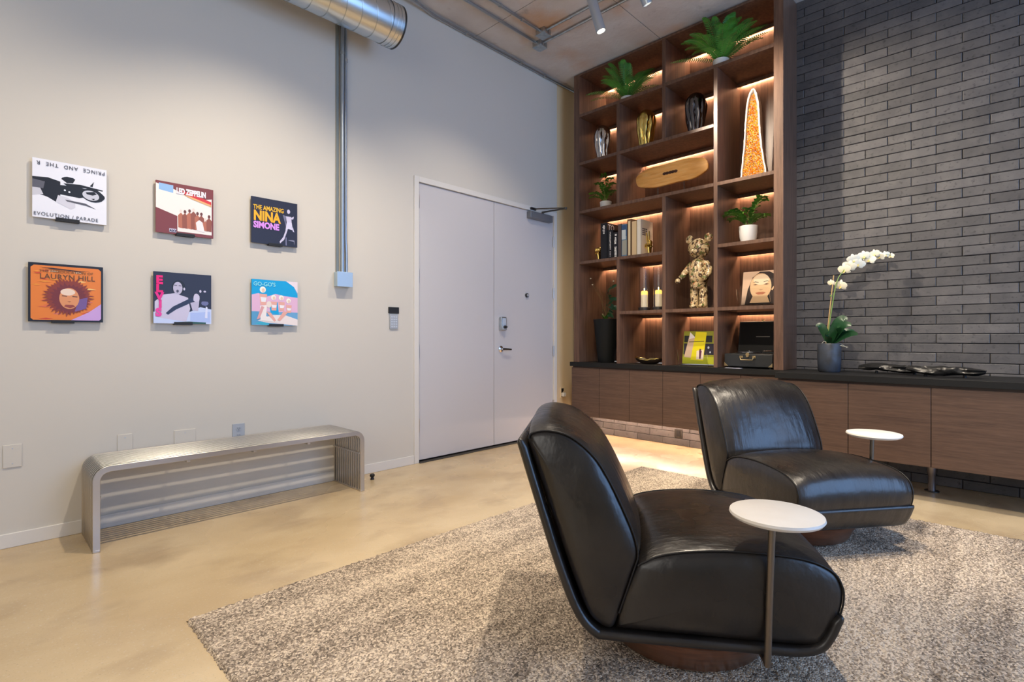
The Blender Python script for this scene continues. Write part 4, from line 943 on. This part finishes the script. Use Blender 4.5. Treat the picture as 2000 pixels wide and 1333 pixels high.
for k, (a, dz, s_) in enumerate([(.03, -.075, 1.15), (.055, .01, 1.2), (.09, .0, 1.15), (.12, .035, 1.05), (.155, -.02, 1.1), (.19, .03, 1.0), (.225, -.01, 1.05), (.26, .025, .9), (.295, .0, .9), (.335, .01, .75), (.37, .0, .6)]):
    z = np.interp(a, [p[0] for p in arcp], [p[1] for p in arcp]); p = base + DR_ * a + Vector((0, 0, z + dz - .01))
    flower(p, (-1 + rr.uniform(-.4, .4), rr.uniform(-.6, .5), rr.uniform(-.4, .1)), (rr.uniform(-.3, .3), rr.uniform(-.3, .3), 1), s_ * 1.12)
flower(base + Vector((-.005, .035, .70)), (-1, .5, -.2), (0, 0, 1), .8)
for (az, L, h, w_) in ((250, .17, .17, .040), (300, .18, .12, .034), (225, .13, .16, .040), (110, .09, .17, .030), (185, .10, .10, .032), (275, .12, .22, .042), (262, .20, .10, .034)):
    a = radians(az); d = Vector((cos(a), sin(a), 0)); q = Vector((-sin(a), cos(a), 0)); vs = []
    for k in range(8):
        f = k / 7; c = Vector((0, 0, .195)) + d * L * f ** 1.1 + Vector((0, 0, h * sin(f * 1.9))); wv = w_ * sin(pi * (f * .92 + .04)) ** .6; tg = d * L + Vector((0, 0, h * 1.9 * cos(f * 1.9))); q = tg.cross(Vector((-1, .15, .55))).normalized()
        vs += [c - q * wv + Vector((0, 0, .008)), c, c + q * wv + Vector((0, 0, .008))]
    MB().add(vs, [(3 * k + j, 3 * k + j + 1, 3 * k + j + 4, 3 * k + j + 3) for k in range(7) for j in range(2)]).build('leaf', m_dleaf, t, smooth=80, sub=1)
for (az, L, h) in ((275, .12, .03), (255, .14, .01), (100, .07, .04)):
    a = radians(az); MB().tube([(cos(a) * L * f, sin(a) * L * f, .20 + h * sin(f * 3.5)) for f in [k / 6 for k in range(7)]], [.0025 - .0002 * k for k in range(7)], 6).build('air_root', M('root', (.5, .5, .42), .7), t, smooth=60)

# ------------------------------------------------------------------ black driftwood pieces on stands
m_char = M('charred_wood', (.012, .012, .012), .28, bump=[(14, (1, .3, 1), .8, .02), (60, (1, .3, 1), .5, .006)])
def drift(label, loc, L, seed, rz):
    t = thing('driftwood_sculpture', label, 'sculpture', loc, rz); rr = random.Random(seed); n = 14; m_ = 22; rings = []
    for i in range(m_ + 1):
        f = i / m_; y = (f - .5) * L; R = .042 * (sin(pi * min(.97, f * .94 + .03)) ** .35); ring = []
        for k in range(n):
            a = 2 * pi * k / n; nz = noise.noise(Vector((cos(a) * 1.2, y * 7, sin(a) * 1.2 + seed))) + .35 * noise.noise(Vector((cos(a) * 3, y * 22, sin(a) * 3 + seed))); r = R * (1 + .75 * nz)
            ring.append((r * 1.25 * cos(a), y + .02 * noise.noise(Vector((a, f * 5, seed))), max(.008, .042 + r * .68 * sin(a)) + .003 * sin(f * 6 + seed)))
        rings.append(ring)
    MB().loft(rings).build('driftwood', m_char, t, smooth=50)
    for y in (-.2 * L / .4 * .5, .2 * L / .4 * .5):
        MB().lathe([(0, 0), (.012, 0), (.009, .010), (.009, .020), (0, .020)], 14, (0, y, 0)).build('stand_foot', m_blackm, t, smooth=40)
drift('black charred driftwood piece on small feet, left of the pair on the worktop', (-.20, -3.11, ZW), .46, 3, radians(4))
drift('black charred driftwood piece on small feet, right of and in front of the other', (-.36, -3.41, ZW), .42, 8, radians(-3))

# ------------------------------------------------------------------ rug: real relief, random loops
def rug():
    x0, x1, y0, y1 = -4.433, -1.07, -5.4, -1.485; st = .0085
    nx, ny = int((x1 - x0) / st), int((y1 - y0) / st); rs = np.random.RandomState(5)
    X, Y = np.meshgrid(np.linspace(x0, x1, nx), np.linspace(y0, y1, ny), indexing='ij')
    Z = .014 + rs.uniform(-.0028, .0028, X.shape); X = X + rs.uniform(-.0025, .0025, X.shape); Y = Y + rs.uniform(-.0025, .0025, Y.shape)
    Z[0, :] = Z[-1, :] = 0; Z[:, 0] = Z[:, -1] = 0; X[0, :] = x0 + rs.uniform(-.004, .004, ny); Y[:, -1] = y1 + rs.uniform(-.004, .004, nx)
    co_ = np.stack([X, Y, Z], -1).reshape(-1, 3).astype(np.float32); idx = np.arange(nx * ny).reshape(nx, ny)
    q = np.stack([idx[:-1, :-1], idx[1:, :-1], idx[1:, 1:], idx[:-1, 1:]], -1).reshape(-1, 4)
    me = bpy.data.meshes.new('rug'); me.vertices.add(len(co_)); me.vertices.foreach_set('co', co_.ravel())
    me.loops.add(q.size); me.loops.foreach_set('vertex_index', q.ravel().astype(np.int32)); me.polygons.add(len(q)); me.polygons.foreach_set('loop_start', np.arange(0, q.size, 4, dtype=np.int32))
    me.update(); me.validate()
    m = bpy.data.materials.new('rug_loops'); m.use_nodes = True; nt = m.node_tree; N, L = nt.nodes, nt.links; b = N['Principled BSDF']; b.inputs['Roughness'].default_value = .95; b.inputs['Specular IOR Level'].default_value = .1
    g = N.new('ShaderNodeNewGeometry')
    def nz(scale, stretch, detail=2):
        mp = N.new('ShaderNodeMapping'); mp.inputs['Scale'].default_value = stretch; L.new(g.outputs['Position'], mp.inputs[0]); n = N.new('ShaderNodeTexNoise'); n.inputs['Scale'].default_value = scale; n.inputs['Detail'].default_value = detail; L.new(mp.outputs[0], n.inputs['Vector']); return n.outputs['Fac']
    vo = N.new('ShaderNodeTexVoronoi'); vo.inputs['Scale'].default_value = 165; L.new(g.outputs['Position'], vo.inputs['Vector'])
    sp = N.new('ShaderNodeSeparateColor'); L.new(vo.outputs['Color'], sp.inputs[0])
    band = nz(1.0, (.5, 6, 1), 3); patch = nz(9, (.5, 2.2, 1), 3)
    def ma(op, a, b_):
        x = N.new('ShaderNodeMath'); x.operation = op
        for i, v in enumerate((a, b_)):
            if isinstance(v, (int, float)): x.inputs[i].default_value = v
            else: L.new(v, x.inputs[i])
        return x.outputs[0]
    bp = N.new('ShaderNodeBump'); bp.invert = True; bp.inputs['Strength'].default_value = .7; bp.inputs['Distance'].default_value = .006; L.new(vo.outputs['Distance'], bp.inputs['Height']); L.new(bp.outputs[0], b.inputs['Normal'])
    v = ma('ADD', ma('MULTIPLY', sp.outputs[0], .62), ma('ADD', ma('MULTIPLY', band, .85), ma('MULTIPLY', patch, .30)))
    r = N.new('ShaderNodeValToRGB'); e = r.color_ramp.elements
    e[0].position = .38; e[0].color = (.07, .06, .052, 1); e[1].position = 1.35 if False else 1.0; e[1].color = (.80, .67, .52, 1)
    k = r.color_ramp.elements.new(.60); k.color = (.27, .215, .165, 1); k = r.color_ramp.elements.new(.78); k.color = (.46, .375, .29, 1)
    L.new(ma('MULTIPLY', v, .86), r.inputs[0]); L.new(r.outputs[0], b.inputs['Base Color'])
    me.materials.append(m); o = bpy.data.objects.new('rug', me); COL.objects.link(o)
    tag(o, 'large rectangular grey and beige flecked loop rug under the armchairs', 'rug'); return o
rug()

# ------------------------------------------------------------------ armchairs
def spl(pts, n=5):
    """catmull-rom through open point list"""
    P = [Vector((*p, 0)) for p in pts]; out = []
    for i in range(len(P) - 1):
        p0, p1, p2, p3 = P[max(0, i - 1)], P[i], P[i + 1], P[min(len(P) - 1, i + 2)]
        for k in range(n):
            t_ = k / n; out.append(.5 * ((2 * p1) + (-p0 + p2) * t_ + (2 * p0 - 5 * p1 + 4 * p2 - p3) * t_ ** 2 + (-p0 + 3 * p1 - 3 * p2 + p3) * t_ ** 3))
    out.append(P[-1]); return [(p.x, p.y) for p in out]
def offset(poly, d):
    n = len(poly); out = []
    ar = sum(poly[i][0] * poly[(i + 1) % n][1] - poly[(i + 1) % n][0] * poly[i][1] for i in range(n)); sg = 1 if ar > 0 else -1
    for i in range(n):
        a, b_, c = Vector(poly[i - 1]), Vector(poly[i]), Vector(poly[(i + 1) % n]); t_ = (c - a)
        nrm = Vector((-t_.y, t_.x)).normalized() * sg if t_.length > 1e-6 else Vector((0, 0)); out.append((b_.x + nrm.x * d, b_.y + nrm.y * d))
    return out
CW = .66
def cushion(poly, crown, W=CW, seed=0, m=10):
    """crown(p) -> outward swell of the middle at profile point"""
    b = MB(); rings = []
    def ring(wv, d, f, swell=0):
        q = offset(poly, d) if d else poly; out = []
        for p, o_ in zip(q, poly):
            c = crown(o_) * f; out.append((p[0] + c[0] if False else p[0] + c * CRX(o_), wv, p[1] + c * CRZ(o_)))
        return out
    cx = sum(p[0] for p in poly) / len(poly); cz = sum(p[1] for p in poly) / len(poly)
    def capr(wv, s_): return [(cx + (p[0] - cx) * s_, wv, cz + (p[1] - cz) * s_) for p in offset(poly, .012)]
    L_ = []
    for s_, wv in ((.05, -.016), (.35, -.015), (.65, -.012), (.88, -.006), (.97, .001)): L_.append(capr(wv, s_))
    L_.append(ring(.006, .005, 0)); 
    for i in range(m + 1):
        f = i / m; wv = .016 + (W - .032) * f; L_.append(ring(wv, 0, sin(pi * f) ** .55 if 0 < f < 1 else 0))
    L_.append(ring(W - .006, .005, 0))
    for s_, wv in ((.97, .001), (.88, -.006), (.65, -.012), (.35, -.015), (.05, -.016)): L_.append(capr(W - wv, s_))
    b.loft(L_); return b
SEAT = spl([(.015, .162), (.30, .156), (.585, .154), (.645, .175), (.680, .245), (.694, .300), (.690, .345), (.660, .390), (.575, .422), (.410, .434), (.275, .429), (.163, .411), (.105, .386), (.074, .360), (.035, .26), (.015, .162)])[:-1]
BACK = spl([(-.272, .757), (-.205, .560), (-.137, .360), (-.080, .215), (-.035, .168), (.004, .164), (.030, .23), (.068, .345), (.084, .400), (.076, .455), (.047, .530), (-.004, .637), (-.055, .716), (-.130, .778), (-.205, .797), (-.262, .786), (-.272, .757)])[:-1]
def armchair(label, loc, ang, W):
    t = thing('armchair', label, 'armchair', loc, ang, group='black leather slipper armchairs on the rug')
    global CRX, CRZ
    CRX = lambda p: 0; CRZ = lambda p: 1
    o = cushion(SEAT, lambda p: .030 * max(0, min(1, (p[1] - .30) / .1)), W).build('seat_cushion', m_leather, t, smooth=75)
    CRX = lambda p: .80 - max(0, min(1, (-.10 - p[0]) / .12)) * .95; CRZ = lambda p: .50 + max(0, min(1, (-.10 - p[0]) / .12)) * .5
    cushion(BACK, lambda p: .036 * max(0, min(1, max(((p[0] + .272) * .94 + (p[1] - .757) * .34) / .07, (p[1] - .735) / .03))) if p[1] > .2 else 0, W).build('back_cushion', m_leather, t, smooth=75)
    outer = spl([(-.308, .752), (-.262, .602), (-.186, .363), (-.122, .205), (-.062, .136), (.0, .125), (.233, .122), (.474, .120), (.575, .122), (.636, .143), (.668, .185), (.690, .238)], 5)
    th = [.034] * len(outer); sh = MB(); A = []
    n = len(outer); inner = []
    for i, p in enumerate(outer):
        a, c = Vector(outer[max(0, i - 1)]), Vector(outer[min(n - 1, i + 1)]); t_ = (c - a).normalized(); nn = Vector((-t_.y, t_.x)); e = min(1, min(i, n - 1 - i) / 2 + .85)
        inner.append((p[0] + nn.x * .032 * e, p[1] + nn.y * .032 * e))
    rings = []
    for p, q in zip(outer, inner):
        P, Q = Vector(p), Vector(q); mid = (P + Q) / 2; h_ = (P - Q) / 2; ring = []
        for (w_, dx) in ((-.012, 0), (-.010, .6), (-.002, .92), (.012, 1)): ring.append((mid.x + h_.x * dx, w_, mid.y + h_.y * dx))
        for (w_, dx) in ((W - .012, 1), (W + .002, .92), (W + .010, .6), (W + .012, 0), (W + .010, -.6), (W + .002, -.92), (W - .012, -1)): ring.append((mid.x + h_.x * dx, w_, mid.y + h_.y * dx))
        for (w_, dx) in ((.012, -1), (-.002, -.92), (-.010, -.6)): ring.append((mid.x + h_.x * dx, w_, mid.y + h_.y * dx))
        rings.append(ring)
    def endring(rg, d, k):
        c_ = Vector((sum(p[0] for p in rg) / len(rg), 0, sum(p[2] for p in rg) / len(rg))); wm = W / 2
        return [(c_.x + (p[0] - c_.x) * k + d[0], wm + (p[1] - wm) * (1 - .012 * (1 - k)), c_.z + (p[2] - c_.z) * k + d[1]) for p in rg]
    rings = [endring(rings[0], (-.004, .012), .35), endring(rings[0], (-.002, .007), .8)] + rings + [endring(rings[-1], (.004, .008), .8), endring(rings[-1], (.007, .014), .35)]
    sh.loft(rings).build('shell', m_leather, t, smooth=75)
    # piping along the side seams
    for wv in (.0045, W - .0045):
        so = offset(SEAT, .002); bo = offset(BACK, .002)
        pt = [(x, wv, z) for x, z in so if z > .23 and not (x < .2 and z < .36)]; MB().tube(pt, .0032, 6).build('piping', m_piping, t, smooth=80)
        pb = [(x, wv, z) for x, z in bo if (x + .272) * .94 + (z - .757) * .34 > .004 and z > .2]
        MB().tube(pb, .0032, 6).build('piping', m_piping, t, smooth=80)
    MB().lathe([(0, .0185), (.258, .0185), (.268, .024), (.315, .118), (.310, .1235), (0, .1235)], 72, (.275, W * .455, 0)).build('drum_base', m_drum, t, smooth=40)
    return t
c1 = armchair('black leather armchair in the foreground, seen from its side', (-3.571, -2.855, 0), radians(-53.8), .685)
c2 = armchair('black leather armchair farther back, beside the walnut cabinets', (-1.827, -2.466, 0), radians(-126.2), .645)

# ------------------------------------------------------------------ small round tables clamped to the shells
def drink_table(label, chair, lx, side, zt, CW):
    """pole hangs from a round stone top and is clamped under the chair shell"""
    M_ = Matrix.Translation(chair.location) @ Matrix.Rotation(chair.rotation_euler.z, 4, 'Z')
    w_ = -.028 if side < 0 else CW + .031
    p = M_ @ Vector((lx, w_, 0)); t = thing('side_table', label, 'side table', (p.x, p.y, .10), chair.rotation_euler.z, group='round stone side tables')
    MB().tube([(-.007, 0, .002), (.007, 0, zt - .10 - .022)], .0105, 20).build('pole', m_bronze, t, smooth=50)
    MB().lathe([(0, zt - .126), (.045, zt - .126), (.045, zt - .122), (0, zt - .122)], 28).build('mount_plate', m_bronze, t, smooth=40)
    MB().lathe([(0, zt - .122), (.114, zt - .122), (.126, zt - .117), (.132, zt - .109), (.130, zt - .102), (.124, zt - .100), (0, zt - .100)], 72, (.018, -side * -.0, 0)).build('table_top', m_marble, t, smooth=40)
    MB().box(-.016, .010, min(0, -side * .055), max(0, -side * .055), .004, .016).build('clamp', m_bronze, t, bevel=.002)
drink_table('round white stone side table on a thin bronze pole, in the foreground', c1, .470, -1, .572, .685)
drink_table('round white stone side table on a thin pole beyond the far armchair', c2, .405, 1, .575, .645)
